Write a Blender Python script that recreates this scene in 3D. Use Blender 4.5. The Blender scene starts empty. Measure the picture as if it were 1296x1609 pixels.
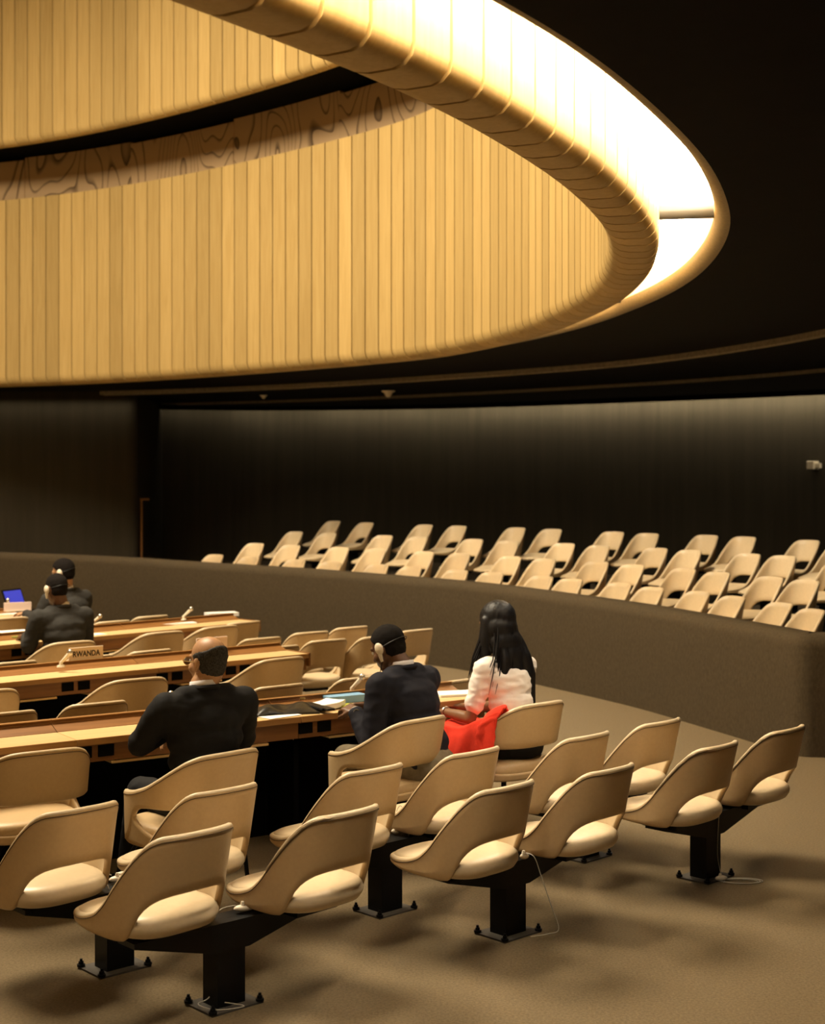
import bpy, bmesh, math, random
from mathutils import Vector, Matrix, Euler, noise as mnoise

random.seed(7)
scene = bpy.context.scene
COL = scene.collection
PI = math.pi
R = math.radians

# ------------------------------------------------------------------ camera
F_PX, HZ, CAM_H = 2300.0, 755.0, 2.05
cam_data = bpy.data.cameras.new('camera')
cam = bpy.data.objects.new('camera', cam_data)
COL.objects.link(cam)
cam.location = (0, 0, CAM_H)
cam.rotation_euler = (R(90), 0, 0)
cam_data.sensor_fit = 'VERTICAL'
cam_data.sensor_height = 36.0
cam_data.sensor_width = 36.0
cam_data.lens = F_PX / 1609.0 * 36.0
cam_data.shift_y = -(804.5 - HZ) / 1609.0
cam_data.clip_end = 200
cam_data.dof.use_dof = True
cam_data.dof.focus_distance = 6.6
cam_data.dof.aperture_fstop = 3.4
scene.camera = cam

# ------------------------------------------------------------------ world and large lights
world = bpy.data.worlds.new('world')
scene.world = world
world.use_nodes = True
bg = world.node_tree.nodes['Background']
bg.inputs['Color'].default_value = (1.0, 0.8, 0.55, 1)
bg.inputs['Strength'].default_value = 0.004


def area_light(name, loc, target, size, energy, color, size_y=None, shape='RECTANGLE', spread=180):
    d = bpy.data.lights.new(name, 'AREA')
    d.shape = shape
    d.size = size
    if size_y:
        d.size_y = size_y
    d.energy = energy
    d.color = color
    d.spread = R(spread)
    o = bpy.data.objects.new(name, d)
    COL.objects.link(o)
    o.location = loc
    v = Vector(target) - Vector(loc)
    o.rotation_euler = v.to_track_quat('-Z', 'Y').to_euler()
    return o


WARM = (1.0, 0.84, 0.60)
# the big luminous disc in the crown of the hall
area_light('dome_light', (-5.2, 10.3, 9.35), (-5.2, 10.3, 0), 5.0, 2600, WARM, shape='DISK')

scene.view_settings.view_transform = 'Standard'
scene.view_settings.look = 'None'
scene.view_settings.exposure = 0.0
scene.view_settings.gamma = 1.0
scene.view_settings.use_curve_mapping = False


# ------------------------------------------------------------------ helpers
def link(o, parent=None):
    COL.objects.link(o)
    if parent is not None:
        o.parent = parent
    return o


def mobj(name, verts, faces, mat, parent=None, smooth=True, angle=None):
    me = bpy.data.meshes.new(name)
    me.from_pydata([tuple(v) for v in verts], [], faces)
    me.validate()
    bm = bmesh.new()
    bm.from_mesh(me)
    bmesh.ops.recalc_face_normals(bm, faces=bm.faces)
    bm.to_mesh(me)
    bm.free()
    if smooth:
        me.polygons.foreach_set('use_smooth', [True] * len(me.polygons))
        if angle:
            me.set_sharp_from_angle(angle=R(angle))
    me.materials.append(mat)
    o = bpy.data.objects.new(name, me)
    return link(o, parent)


class MB:
    """collects simple solids into one mesh"""
    def __init__(self):
        self.v = []
        self.f = []

    def add(self, verts, faces):
        n = len(self.v)
        self.v += [tuple(x) for x in verts]
        self.f += [[i + n for i in fc] for fc in faces]
        return self

    def box(self, c, s, rz=0, rot=None, taper=None):
        hx, hy, hz = s[0] / 2, s[1] / 2, s[2] / 2
        pts = [Vector((x, y, z)) for x in (-hx, hx) for y in (-hy, hy) for z in (-hz, hz)]
        m = rot if rot is not None else Matrix.Rotation(rz, 3, 'Z')
        self.add([m @ p + Vector(c) for p in pts],
                 [[0, 1, 3, 2], [4, 6, 7, 5], [0, 4, 5, 1], [2, 3, 7, 6], [0, 2, 6, 4], [1, 5, 7, 3]])
        return self

    def cyl(self, p0, p1, r0, r1=None, n=12):
        r1 = r0 if r1 is None else r1
        p0, p1 = Vector(p0), Vector(p1)
        d = (p1 - p0).normalized()
        a = d.orthogonal().normalized()
        b = d.cross(a)
        v = []
        for p, r in ((p0, r0), (p1, r1)):
            for i in range(n):
                t = 2 * PI * i / n
                v.append(p + (a * math.cos(t) + b * math.sin(t)) * r)
        f = [[i, (i + 1) % n, n + (i + 1) % n, n + i] for i in range(n)]
        f += [list(range(n))[::-1], list(range(n, 2 * n))]
        return self.add(v, f)

    def ball(self, c, r, n=12, m=8, rot=None):
        if not hasattr(r, '__len__'):
            r = (r, r, r)
        c = Vector(c)
        v = []
        for j in range(1, m):
            th = PI * j / m
            for i in range(n):
                ph = 2 * PI * i / n
                v.append(Vector((r[0] * math.sin(th) * math.cos(ph), r[1] * math.sin(th) * math.sin(ph), r[2] * math.cos(th))))
        v += [Vector((0, 0, r[2])), Vector((0, 0, -r[2]))]
        if rot is not None:
            v = [rot @ p for p in v]
        v = [p + c for p in v]
        f = []
        for j in range(m - 2):
            for i in range(n):
                f.append([j * n + i, j * n + (i + 1) % n, (j + 1) * n + (i + 1) % n, (j + 1) * n + i])
        t = (m - 1) * n
        for i in range(n):
            f.append([t, (i + 1) % n, i])
            f.append([t + 1, (m - 2) * n + i, (m - 2) * n + (i + 1) % n])
        return self.add(v, f)

    def tube(self, pts, r, n=6, radii=None):
        pts = [Vector(p) for p in pts]
        k = len(pts)
        v = []
        prev = None
        for i, p in enumerate(pts):
            d = (pts[min(i + 1, k - 1)] - pts[max(i - 1, 0)])
            if d.length < 1e-9:
                d = Vector((0, 0, 1))
            d.normalize()
            if prev is None:
                a = d.orthogonal().normalized()
            else:
                a = (prev - d * prev.dot(d))
                a = a.normalized() if a.length > 1e-6 else d.orthogonal().normalized()
            prev = a
            b = d.cross(a)
            rr = radii[i] if radii else r
            for j in range(n):
                t = 2 * PI * j / n
                v.append(p + (a * math.cos(t) + b * math.sin(t)) * rr)
        f = []
        for i in range(k - 1):
            for j in range(n):
                f.append([i * n + j, i * n + (j + 1) % n, (i + 1) * n + (j + 1) % n, (i + 1) * n + j])
        f += [list(range(n))[::-1], list(range((k - 1) * n, k * n))]
        return self.add(v, f)

    def build(self, name, mat, parent=None, smooth=True, angle=40, bevel=0):
        o = mobj(name, self.v, self.f, mat, parent, smooth, angle)
        if bevel:
            m = o.modifiers.new('bevel', 'BEVEL')
            m.width = bevel
            m.segments = 2
            m.limit_method = 'ANGLE'
        return o


def empty(name, loc, rz=0, label=None, cat=None, group=None, kind=None):
    o = bpy.data.objects.new(name, None)
    o.empty_display_size = 0.1
    COL.objects.link(o)
    o.location = loc
    o.rotation_euler = (0, 0, rz)
    tag(o, label, cat, group, kind)
    return o


def tag(o, label=None, cat=None, group=None, kind=None):
    if label:
        o['label'] = label
    if cat:
        o['category'] = cat
    if group:
        o['group'] = group
    if kind:
        o['kind'] = kind
    return o


def copy_tree(o, parent=None):
    c = o.copy()
    COL.objects.link(c)
    c.parent = parent
    for ch in [x for x in o.children]:
        copy_tree(ch, c)
    return c


def px(u, v, z):
    """point at height z seen at photograph pixel (u, v): used to read places off the photograph"""
    s = (v - HZ) / (CAM_H - z)
    return Vector(((u - 648.0) / s, F_PX / s, z))


def smooth01(x):
    x = max(0.0, min(1.0, x))
    return x * x * (3 - 2 * x)


def lerp(a, b, t):
    return a + (b - a) * t


def interp(x, xs, ys):
    if x <= xs[0]:
        return ys[0]
    for i in range(len(xs) - 1):
        if x <= xs[i + 1]:
            return lerp(ys[i], ys[i + 1], (x - xs[i]) / (xs[i + 1] - xs[i]))
    return ys[-1]


def catmull(pts, closed, step=0.05):
    pts = [Vector((p[0], p[1])) for p in pts]
    n = len(pts)
    out = []
    segs = n if closed else n - 1
    for i in range(segs):
        p0 = pts[(i - 1) % n] if closed or i > 0 else pts[0] * 2 - pts[1]
        p1 = pts[i]
        p2 = pts[(i + 1) % n]
        p3 = pts[(i + 2) % n] if closed or i + 2 < n else pts[-1] * 2 - pts[-2]
        k = max(2, int((p2 - p1).length / step))
        for j in range(k):
            t = j / k
            out.append(0.5 * ((2 * p1) + (p2 - p0) * t + (2 * p0 - 5 * p1 + 4 * p2 - p3) * t * t
                              + (3 * p1 - p0 - 3 * p2 + p3) * t ** 3))
    if not closed:
        out.append(pts[-1])
    return out


def resample(pts, closed, step):
    P = pts + [pts[0]] if closed else pts
    L = [0.0]
    for i in range(1, len(P)):
        L.append(L[-1] + (P[i] - P[i - 1]).length)
    n = max(2, int(round(L[-1] / step)))
    out = []
    j = 0
    for i in range(n if closed else n + 1):
        d = L[-1] * i / n
        while j < len(L) - 2 and L[j + 1] < d:
            j += 1
        t = (d - L[j]) / max(1e-9, L[j + 1] - L[j])
        out.append(P[j].lerp(P[j + 1], min(1, t)))
    return out


def smooth_closed(pts, w, it=2):
    n = len(pts)
    for _ in range(it):
        out = []
        for i in range(n):
            a = Vector((0, 0))
            for k in range(-w, w + 1):
                a += pts[(i + k) % n]
            out.append(a / (2 * w + 1))
        pts = out
    return pts


def normals2(pts, closed):
    n = len(pts)
    out = []
    for i in range(n):
        a = pts[(i - 1) % n] if closed or i > 0 else pts[i]
        b = pts[(i + 1) % n] if closed or i < n - 1 else pts[i]
        d = (b - a).normalized()
        out.append(Vector((d.y, -d.x)))
    return out


def loft(name, rings, mat, closed_u=False, closed_v=False, parent=None, smooth=True, angle=None, caps=False):
    """rings: list of equally long lists of 3D points"""
    n, m = len(rings), len(rings[0])
    v = [p for r in rings for p in r]
    f = []
    for i in range(n if closed_u else n - 1):
        for j in range(m if closed_v else m - 1):
            a, b = i, (i + 1) % n
            f.append([a * m + j, b * m + j, b * m + (j + 1) % m, a * m + (j + 1) % m])
    if caps:
        f.append(list(range(m)))
        f.append(list(range((n - 1) * m, n * m)))
    return mobj(name, v, f, mat, parent, smooth, angle)


# ------------------------------------------------------------------ materials
MATS = {}


def mat(name, color, rough=0.6, spec=0.3, noise_scale=None, noise_amt=0.15, bump=0.0, bump_scale=200,
        stretch=(1, 1, 1), metallic=0.0, random_amt=0.0, sheen=0.0, emission=None, color2=None, coords='Object', coat=0):
    m = bpy.data.materials.new(name)
    m.use_nodes = True
    nt = m.node_tree
    N, L = nt.nodes, nt.links
    b = N['Principled BSDF']
    b.inputs['Base Color'].default_value = (*color, 1)
    b.inputs['Roughness'].default_value = rough
    b.inputs['Specular IOR Level'].default_value = spec
    b.inputs['Metallic'].default_value = metallic
    if coat:
        b.inputs['Coat Weight'].default_value = coat
    if sheen:
        b.inputs['Sheen Weight'].default_value = sheen
    if emission:
        b.inputs['Emission Color'].default_value = (*emission[0], 1)
        b.inputs['Emission Strength'].default_value = emission[1]
    tc = N.new('ShaderNodeTexCoord')
    mp = N.new('ShaderNodeMapping')
    mp.inputs['Scale'].default_value = stretch
    L.new(tc.outputs[coords], mp.inputs['Vector'])
    src = None
    if noise_scale:
        nz = N.new('ShaderNodeTexNoise')
        nz.inputs['Scale'].default_value = noise_scale
        nz.inputs['Detail'].default_value = 5
        nz.inputs['Roughness'].default_value = 0.6
        L.new(mp.outputs[0], nz.inputs['Vector'])
        mx = N.new('ShaderNodeMix')
        mx.data_type = 'RGBA'
        c2 = color2 if color2 else tuple(c * (1 - noise_amt) for c in color)
        c1 = color if color2 else tuple(min(1, c * (1 + noise_amt)) for c in color)
        mx.inputs[6].default_value = (*c1, 1)
        mx.inputs[7].default_value = (*c2, 1)
        cr = N.new('ShaderNodeMapRange')
        cr.inputs[1].default_value = 0.3
        cr.inputs[2].default_value = 0.7
        L.new(nz.outputs['Fac'], cr.inputs[0])
        L.new(cr.outputs[0], mx.inputs[0])
        src = mx.outputs[2]
    if random_amt:
        oi = N.new('ShaderNodeObjectInfo')
        mr = N.new('ShaderNodeMapRange')
        mr.inputs[3].default_value = 1 - random_amt
        mr.inputs[4].default_value = 1 + random_amt
        L.new(oi.outputs['Random'], mr.inputs[0])
        mul = N.new('ShaderNodeMix')
        mul.data_type = 'RGBA'
        mul.blend_type = 'MULTIPLY'
        mul.inputs[0].default_value = 1
        if src:
            L.new(src, mul.inputs[6])
        else:
            mul.inputs[6].default_value = (*color, 1)
        L.new(mr.outputs[0], mul.inputs[7])
        src = mul.outputs[2]
    if src:
        L.new(src, b.inputs['Base Color'])
    if bump:
        n2 = N.new('ShaderNodeTexNoise')
        n2.inputs['Scale'].default_value = bump_scale
        n2.inputs['Detail'].default_value = 3
        L.new(mp.outputs[0], n2.inputs['Vector'])
        bp = N.new('ShaderNodeBump')
        bp.inputs['Strength'].default_value = bump
        bp.inputs['Distance'].default_value = 0.01
        L.new(n2.outputs['Fac'], bp.inputs['Height'])
        L.new(bp.outputs[0], b.inputs['Normal'])
    MATS[name] = m
    return m


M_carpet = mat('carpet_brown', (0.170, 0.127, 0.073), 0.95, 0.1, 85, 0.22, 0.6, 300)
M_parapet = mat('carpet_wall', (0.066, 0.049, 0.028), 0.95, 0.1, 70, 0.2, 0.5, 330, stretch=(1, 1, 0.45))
M_wallcloth = mat('wall_cloth', (0.032, 0.027, 0.0185), 0.85, 0.1, 9, 0.14, 0.2, 200, stretch=(1, 1, 0.05))
M_ceil = mat('ceiling_black', (0.005, 0.004, 0.003), 0.8, 0.1, 8, 0.2)
M_lip = mat('ceiling_felt', (0.30, 0.25, 0.18), 0.9, 0.1, 60, 0.15)
M_fascia = mat('fascia_felt', (0.26, 0.215, 0.15), 0.9, 0.1, 20, 0.2)
M_white = mat('white_paint', (0.80, 0.77, 0.70), 0.5, 0.3)
M_black = mat('black_steel', (0.003, 0.003, 0.003), 0.42, 0.22)
M_blackmatte = mat('black_void', (0.004, 0.004, 0.004), 0.9, 0.05)
M_plate = mat('steel_plate', (0.06, 0.05, 0.038), 0.7, 0.4)
M_vinyl = mat('tan_vinyl', (0.48, 0.34, 0.18), 0.42, 0.32, 60, 0.04, 0.05, 500)
M_seat = mat('cream_vinyl', (0.57, 0.455, 0.295), 0.36, 0.4, 40, 0.04, 0.05, 400)
M_piping = mat('dark_piping', (0.10, 0.062, 0.03), 0.5, 0.3)
M_cream = mat('cream_plastic', (0.72, 0.64, 0.50), 0.35, 0.4)
M_cord = mat('cord_grey', (0.42, 0.38, 0.31), 0.5, 0.3)
M_paper = mat('paper_white', (0.86, 0.84, 0.80), 0.7, 0.2)
M_paper_grey = mat('paper_grey', (0.55, 0.52, 0.48), 0.7, 0.2, 300, 0.2)
M_paper_pink = mat('card_pink', (0.74, 0.58, 0.50), 0.6, 0.2)
M_paper_blue = mat('folder_blue', (0.20, 0.38, 0.58), 0.5, 0.3)
M_paper_green = mat('folder_green', (0.28, 0.30, 0.08), 0.5, 0.3)
M_paper_yellow = mat('book_yellow', (0.42, 0.44, 0.06), 0.5, 0.3)
M_ink = mat('ink_black', (0.03, 0.022, 0.015), 0.6, 0.2)
M_leather = mat('black_leather', (0.012, 0.011, 0.010), 0.28, 0.5, bump=0.15, bump_scale=160)
M_brass = mat('brass', (0.65, 0.48, 0.2), 0.3, 0.5, metallic=0.9)
M_steel = mat('satin_steel', (0.6, 0.57, 0.5), 0.3, 0.5, metallic=0.9)
M_glass = mat('screen_blue', (0.02, 0.02, 0.10), 0.3, 0.4, emission=((0.05, 0.06, 0.55), 0.9))
M_lens = mat('spectacle_lens', (0.10, 0.07, 0.04), 0.08, 0.6)


def wood(name, c1, c2, ring_scale=18, stretch=(1, 1, 0.06), rough=0.45, random_amt=0.1, dist=1.5, coords='Object', spec=0.3, sharp=False):
    m = bpy.data.materials.new(name)
    m.use_nodes = True
    N, L = m.node_tree.nodes, m.node_tree.links
    b = N['Principled BSDF']
    b.inputs['Roughness'].default_value = rough
    b.inputs['Specular IOR Level'].default_value = spec
    tc = N.new('ShaderNodeTexCoord')
    oi = N.new('ShaderNodeObjectInfo')
    ad = N.new('ShaderNodeVectorMath')
    ad.operation = 'ADD'
    sc = N.new('ShaderNodeVectorMath')
    sc.operation = 'SCALE'
    sc.inputs['Scale'].default_value = 37.0
    cmb = N.new('ShaderNodeCombineXYZ')
    for k in range(3):
        L.new(oi.outputs['Random'], cmb.inputs[k])
    L.new(cmb.outputs[0], sc.inputs[0])
    L.new(tc.outputs[coords], ad.inputs[0])
    L.new(sc.outputs[0], ad.inputs[1])
    mp = N.new('ShaderNodeMapping')
    mp.inputs['Scale'].default_value = stretch
    L.new(ad.outputs[0], mp.inputs['Vector'])
    nz = N.new('ShaderNodeTexNoise')
    nz.inputs['Scale'].default_value = ring_scale
    nz.inputs['Detail'].default_value = 0.6 if sharp else 6
    nz.inputs['Roughness'].default_value = 0.55
    nz.inputs['Distortion'].default_value = dist
    L.new(mp.outputs[0], nz.inputs['Vector'])
    cr = N.new('ShaderNodeValToRGB')
    cr.color_ramp.elements[0].position = 0.32
    cr.color_ramp.elements[0].color = (*c2, 1)
    cr.color_ramp.elements[1].position = 0.68
    cr.color_ramp.elements[1].color = (*c1, 1)
    fac = nz.outputs['Fac']
    if sharp:   # cathedral figure: growth rings cut across
        mm = N.new('ShaderNodeMath')
        mm.operation = 'MULTIPLY'
        mm.inputs[1].default_value = 17.0
        L.new(fac, mm.inputs[0])
        fr = N.new('ShaderNodeMath')
        fr.operation = 'FRACT'
        L.new(mm.outputs[0], fr.inputs[0])
        fac = fr.outputs[0]
        cr.color_ramp.elements[0].position = 0.02
        cr.color_ramp.elements[1].position = 0.22
    L.new(fac, cr.inputs[0])
    mr = N.new('ShaderNodeMapRange')
    mr.inputs[3].default_value = 1 - random_amt
    mr.inputs[4].default_value = 1 + random_amt
    L.new(oi.outputs['Random'], mr.inputs[0])
    mul = N.new('ShaderNodeMix')
    mul.data_type = 'RGBA'
    mul.blend_type = 'MULTIPLY'
    mul.inputs[0].default_value = 1
    L.new(cr.outputs[0], mul.inputs[6])
    L.new(mr.outputs[0], mul.inputs[7])
    L.new(mul.outputs[2], b.inputs['Base Color'])
    MATS[name] = m
    return m


M_board = wood('board_maple', (0.55, 0.385, 0.150), (0.47, 0.315, 0.112), 22, (1, 1, 0.05), 0.5, 0.13)
M_frieze = wood('frieze_veneer', (0.40, 0.27, 0.145), (0.10, 0.062, 0.032), 1.5, (1.0, 1.0, 0.42), 0.5, 0.06, 0.15, sharp=True)
M_desktop = wood('desk_beech', (0.66, 0.47, 0.235), (0.58, 0.40, 0.185), 20, (0.08, 1, 1), 0.35, 0.05, spec=0.4)
M_deskbrown = wood('desk_walnut', (0.25, 0.115, 0.035), (0.17, 0.072, 0.02), 20, (0.08, 1, 1), 0.4, 0.06)
M_desklip = wood('desk_oak', (0.40, 0.22, 0.08), (0.31, 0.16, 0.05), 20, (0.08, 1, 1), 0.4, 0.05)

# ------------------------------------------------------------------ floor
ZC = 3.45           # black ceiling over the gallery
fl = MB()
nx = 8
fl.box((-4, 13, -0.05), (44, 44, 0.1))
o = fl.build('floor', M_carpet, smooth=False)
tag(o, 'brown carpeted floor of the conference hall', kind='structure')

# ------------------------------------------------------------------ plan of the timber ring
RING_PTS = [(-.52, 3.80), (-.29, 4.15), (0, 4.56), (.36, 5.2), (.88, 6.4), (1.16, 7.27), (1.38, 8.15), (1.53, 9.3), (1.57, 10.4),
            (1.48, 11.6), (1.18, 13.35), (.61, 15.0), (-.06, 16.1), (-1.93, 18.0), (-3.83, 19.5), (-5.77, 20.5),
            (-8.5, 21.2), (-12, 20.6), (-15.5, 17.5), (-17, 12.5), (-16, 7), (-12.5, 2.6), (-8.5, .9), (-4.5, 1.0),
            (-2.2, 2.0), (-1.2, 2.95)]
ring = resample(catmull(RING_PTS, True, 0.05), True, 0.06)
ring = smooth_closed(ring, 6, 2)
ring = resample(ring, True, 0.06)
ring_n = normals2(ring, True)
# make the normals point outward
cx = sum((p.x for p in ring)) / len(ring)
cy = sum((p.y for p in ring)) / len(ring)
if (ring[0] - Vector((cx, cy))).dot(ring_n[0]) < 0:
    ring_n = [-n for n in ring_n]


def ring_off(d):
    """closed plan curve at distance d outward of the ring's outer face"""
    q = [p + n * d for p, n in zip(ring, ring_n)]
    return q


def ring_at(s):
    k = s % len(ring)
    i = int(k)
    t = k - i
    j = (i + 1) % len(ring)
    return ring[i].lerp(ring[j], t), ring_n[i].lerp(ring_n[j], t).normalized()


def in_view(p, z, m=120):
    if p.y < 0.5:
        return False
    s = F_PX / p.y
    u = 648 + p.x * s
    v = HZ - (z - CAM_H) * s
    return -m < u < 1296 + m and -m < v < 1609 + m


Z_RB, Z_RT = 3.35, 5.9
THK = 0.30


def board_profile(ztop, zbot, thk, outer_top, ri=0.13, ro=0.075):
    """(inward offset, height) from the inner top down, under the belly and up the outer face"""
    p = [(thk, ztop), (thk, lerp(ztop, zbot + ri, 0.5)), (thk, zbot + ri)]
    for a in (22.5, 45, 67.5):
        p.append((thk - ri + ri * math.cos(R(a)), zbot + ri - ri * math.sin(R(a))))
    p.append((thk - ri, zbot))
    p.append((ro, zbot))
    for a in (30, 60):
        p.append((ro - ro * math.sin(R(a)), zbot + ro - ro * math.cos(R(a))))
    p.append((0, zbot + ro))
    p.append((0, outer_top))
    return p


def offset_profile(p, d):
    """profile shifted by d into the body of the ring"""
    out = []
    for i in range(len(p)):
        a = p[max(i - 1, 0)]
        b = p[min(i + 1, len(p) - 1)]
        tx, tz = b[0] - a[0], b[1] - a[1]
        l = math.hypot(tx, tz)
        out.append((p[i][0] + (tz / l) * d, p[i][1] - (tx / l) * d))
    return out


def board_geom(sa, sb, prof, back, base):
    v = []
    for s in (sa, sb):
        c, n = ring_at(s)
        for (o_, z) in prof:
            q = c - n * (o_ + base)
            v.append((q.x, q.y, z))
        for (o_, z) in back[::-1]:
            q = c - n * (o_ + base)
            v.append((q.x, q.y, z))
    m = len(prof) + len(back)
    f = [[j, (j + 1) % m, m + (j + 1) % m, m + j] for j in range(m)]
    # end faces as quads
    k = len(prof)
    for j in range(k - 1):
        f.append([j, j + 1, m - 2 - j, m - 1 - j])
        f.append([m + j, m + j + 1, m + m - 2 - j, m + m - 1 - j])
    return v, f


def timber_ring(name, label, prof, base, pitch, gap, zview):
    root = empty(name, (0, 0, 0), label=label, kind='structure')
    back = offset_profile(prof, 0.022)
    n = len(ring)
    arc = [0.0]
    off = [p - q * base for p, q in zip(ring, ring_n)]
    for i in range(n):
        arc.append(arc[-1] + (off[(i + 1) % n] - off[i]).length)
    cnt = int(arc[-1] / pitch)
    pit = arc[-1] / cnt
    marks = []
    j = 0
    for i in range(cnt + 1):
        d = pit * i
        while j < n - 1 and arc[j + 1] < d:
            j += 1
        marks.append(j + (d - arc[j]) / max(1e-9, arc[j + 1] - arc[j]))
    gi = gap / pit
    rest = MB()
    for i in range(cnt):
        a, b = marks[i], marks[i + 1]
        w = b - a
        v, f = board_geom(a + w * gi / 2, b - w * gi / 2, prof, back, base)
        mid, _ = ring_at((a + b) / 2)
        if in_view(mid, zview):
            mobj('board', v, f, M_board, root, True, 50)
        else:
            rest.add(v, f)
    ro = rest.build('board_row', M_board, root, True, 50)
    ro['kind'] = 'stuff'
    # dark core behind the joints
    core = offset_profile(prof, 0.021)
    step = 4
    rings = []
    for i in range(0, n, step):
        rings.append([Vector(((ring[i] - ring_n[i] * (o_ + base)).x, (ring[i] - ring_n[i] * (o_ + base)).y, z)) for o_, z in core])
    loft('core', rings, M_joint, closed_u=True, closed_v=True, parent=root)
    return root


M_joint = mat('joint_shadow', (0.03, 0.016, 0.006), 0.8, 0.1)
LOWER = timber_ring('ceiling_ring', 'broad curved ring of pale vertical maple boards hanging over the hall',
                    board_profile(Z_RT, Z_RB, THK, 4.25), 0.0, 0.235, 0.020, 4.2)
UPPER = timber_ring('ceiling_ring', 'smaller upper ring of maple boards hanging above the dark veneer frieze',
                    board_profile(9.3, 6.43, 0.13, 6.7, 0.10, 0.025), 0.93, 0.225, 0.020, 7.2)

# dark veneer frieze in the recess above the lower ring, in long panels
fz = empty('ceiling_frieze', (0, 0, 0), label='dark figured veneer frieze set back between the two board rings', kind='structure')
n = len(ring)
pl = int(1.95 / 0.06)
i = 10
k = 0
while i < n:
    idx = list(range(i, min(i + pl, n) + 1))
    jog = (0.0, 0.025, -0.01, 0.035)[k % 4]
    verts = []
    for q in idx:
        c, nn = ring_at(q - 0.04 if q == idx[-1] else q)
        for (off, z) in ((0.16 - jog * 0.4, Z_RT - 0.1), (0.16 - jog * 0.4, 6.47 + jog), (0.10 - jog * 0.4, 6.47 + jog), (0.10 - jog * 0.4, Z_RT - 0.1)):
            p = c - nn * off
            verts.append((p.x, p.y, z))
    faces = []
    for a in range(len(idx) - 1):
        for b in range(4):
            faces.append([a * 4 + b, (a + 1) * 4 + b, (a + 1) * 4 + (b + 1) % 4, a * 4 + (b + 1) % 4])
    faces += [[0, 1, 2, 3], [(len(idx) - 1) * 4 + b for b in (3, 2, 1, 0)]]
    mobj('frieze_panel', verts, faces, M_frieze, fz, True, 40)
    i += pl
    k += 1


def strip(name, specs, mat_, kind='structure', label=None, step=3, closed=True):
    """band following the ring plan: specs = list of (outward offset, z)"""
    rings = []
    for (d, z) in specs:
        q = ring_off(d)
        rings.append([Vector((p.x, p.y, z)) for p in q[::(1 if name in ('trim_1', 'trim_2') else step)]])
    o_ = loft(name, rings, mat_, closed_v=closed, smooth=True, angle=50)
    tag(o_, label, kind=kind)
    return o_


# black soffit of the recess and the closed crown of the hall
strip('ceiling_soffit', [(0.02, 6.0), (0.02, 6.52), (-0.2, 6.52), (-1.0, 6.52)], M_blackmatte, label='black soffit of the recess above the frieze')
cr_pts = [p - q * 0.98 for p, q in zip(ring[::3], ring_n[::3])]
mobj('ceiling_crown', [(p.x, p.y, 9.6) for p in cr_pts] + [(p.x, p.y, 9.7) for p in cr_pts],
     [list(range(len(cr_pts))), list(range(len(cr_pts), 2 * len(cr_pts)))], M_fascia)
tag(bpy.data.objects['ceiling_crown'], 'closed crown high above the board rings', kind='structure')

# ------------------------------------------------------------------ light trough round the ring
GAP = 0.30
rl = 0.085
lipspec = [(GAP, 4.3), (GAP, ZC + rl)]
strip('trim_1', lipspec, M_white, label='white inner wall of the light trough round the ring')
lip = [(GAP + rl - rl * math.cos(R(a)), ZC + rl - rl * math.sin(R(a))) for a in (0, 15, 30, 45, 60, 75, 90)]
strip('trim_2', lip, M_lip, label='rounded felt lip of the ceiling along the light trough')
strip('ceiling_tray', [(-0.02, 4.34), (GAP + 0.02, 4.34)], M_white, label='white top of the light trough')

M_diff = mat('diffuser_glow', (0.9, 0.85, 0.75), 0.5, 0.2, emission=((1.0, 0.90, 0.74), 34.0))
# luminous diffuser panels, in lengths with short dead gaps between
gaps_at = [px(1080, 331, 4.25), px(1010, 462, 4.25)]
arc_i = []
for g in gaps_at:
    arc_i.append(min(range(n), key=lambda i_: (ring[i_] + ring_n[i_] * 0.14 - g.xy).length))
arc_i.sort()
# further joints, every five metres beyond those two
joints = sorted(set([arc_i[0] - 95, arc_i[0], arc_i[1], arc_i[1] + 95, arc_i[1] + 190, arc_i[0] - 170]))
names_cove = ['long glowing cove panel over the near sweep of the ring', 'short glowing cove panel at the tip of the ring',
              'glowing cove panel behind the far side of the ring']
print('cove joints', joints, n)
pieces = []
for a, b in zip(joints[:-1], joints[1:]):
    pieces.append((a, b))
cl_labels = {}
lab_near = ['glowing cove light panel nearest the camera, over the ring\'s near end', 'long glowing cove light panel along the near sweep of the ring',
            'glowing cove light panel at the pointed tip of the ring', 'glowing cove light panel just past the tip, behind the ring',
            'glowing cove light panel hidden behind the far boards']
for k, (a, b) in enumerate(pieces):
    verts = []
    ii = [a + 3] + list(range(a + 4, b - 3, 2)) + [b - 3]
    for q in ii:
        c, nn = ring_at(q)
        for (off, z) in ((GAP - 0.045, 3.72), (GAP - 0.01, 3.72), (GAP - 0.01, 4.28), (GAP - 0.045, 4.28)):
            p = c + nn * off
            verts.append((p.x, p.y, z))
    faces = []
    for x in range(len(ii) - 1):
        for y in range(4):
            faces.append([x * 4 + y, (x + 1) * 4 + y, (x + 1) * 4 + (y + 1) % 4, x * 4 + (y + 1) % 4])
    faces += [[0, 1, 2, 3], [(len(ii) - 1) * 4 + y for y in (3, 2, 1, 0)]]
    o = mobj('cove_light', verts, faces, M_diff, None, True, 40)
    tag(o, lab_near[min(k, 4)], 'light', 'cove lights round the ring')

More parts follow.
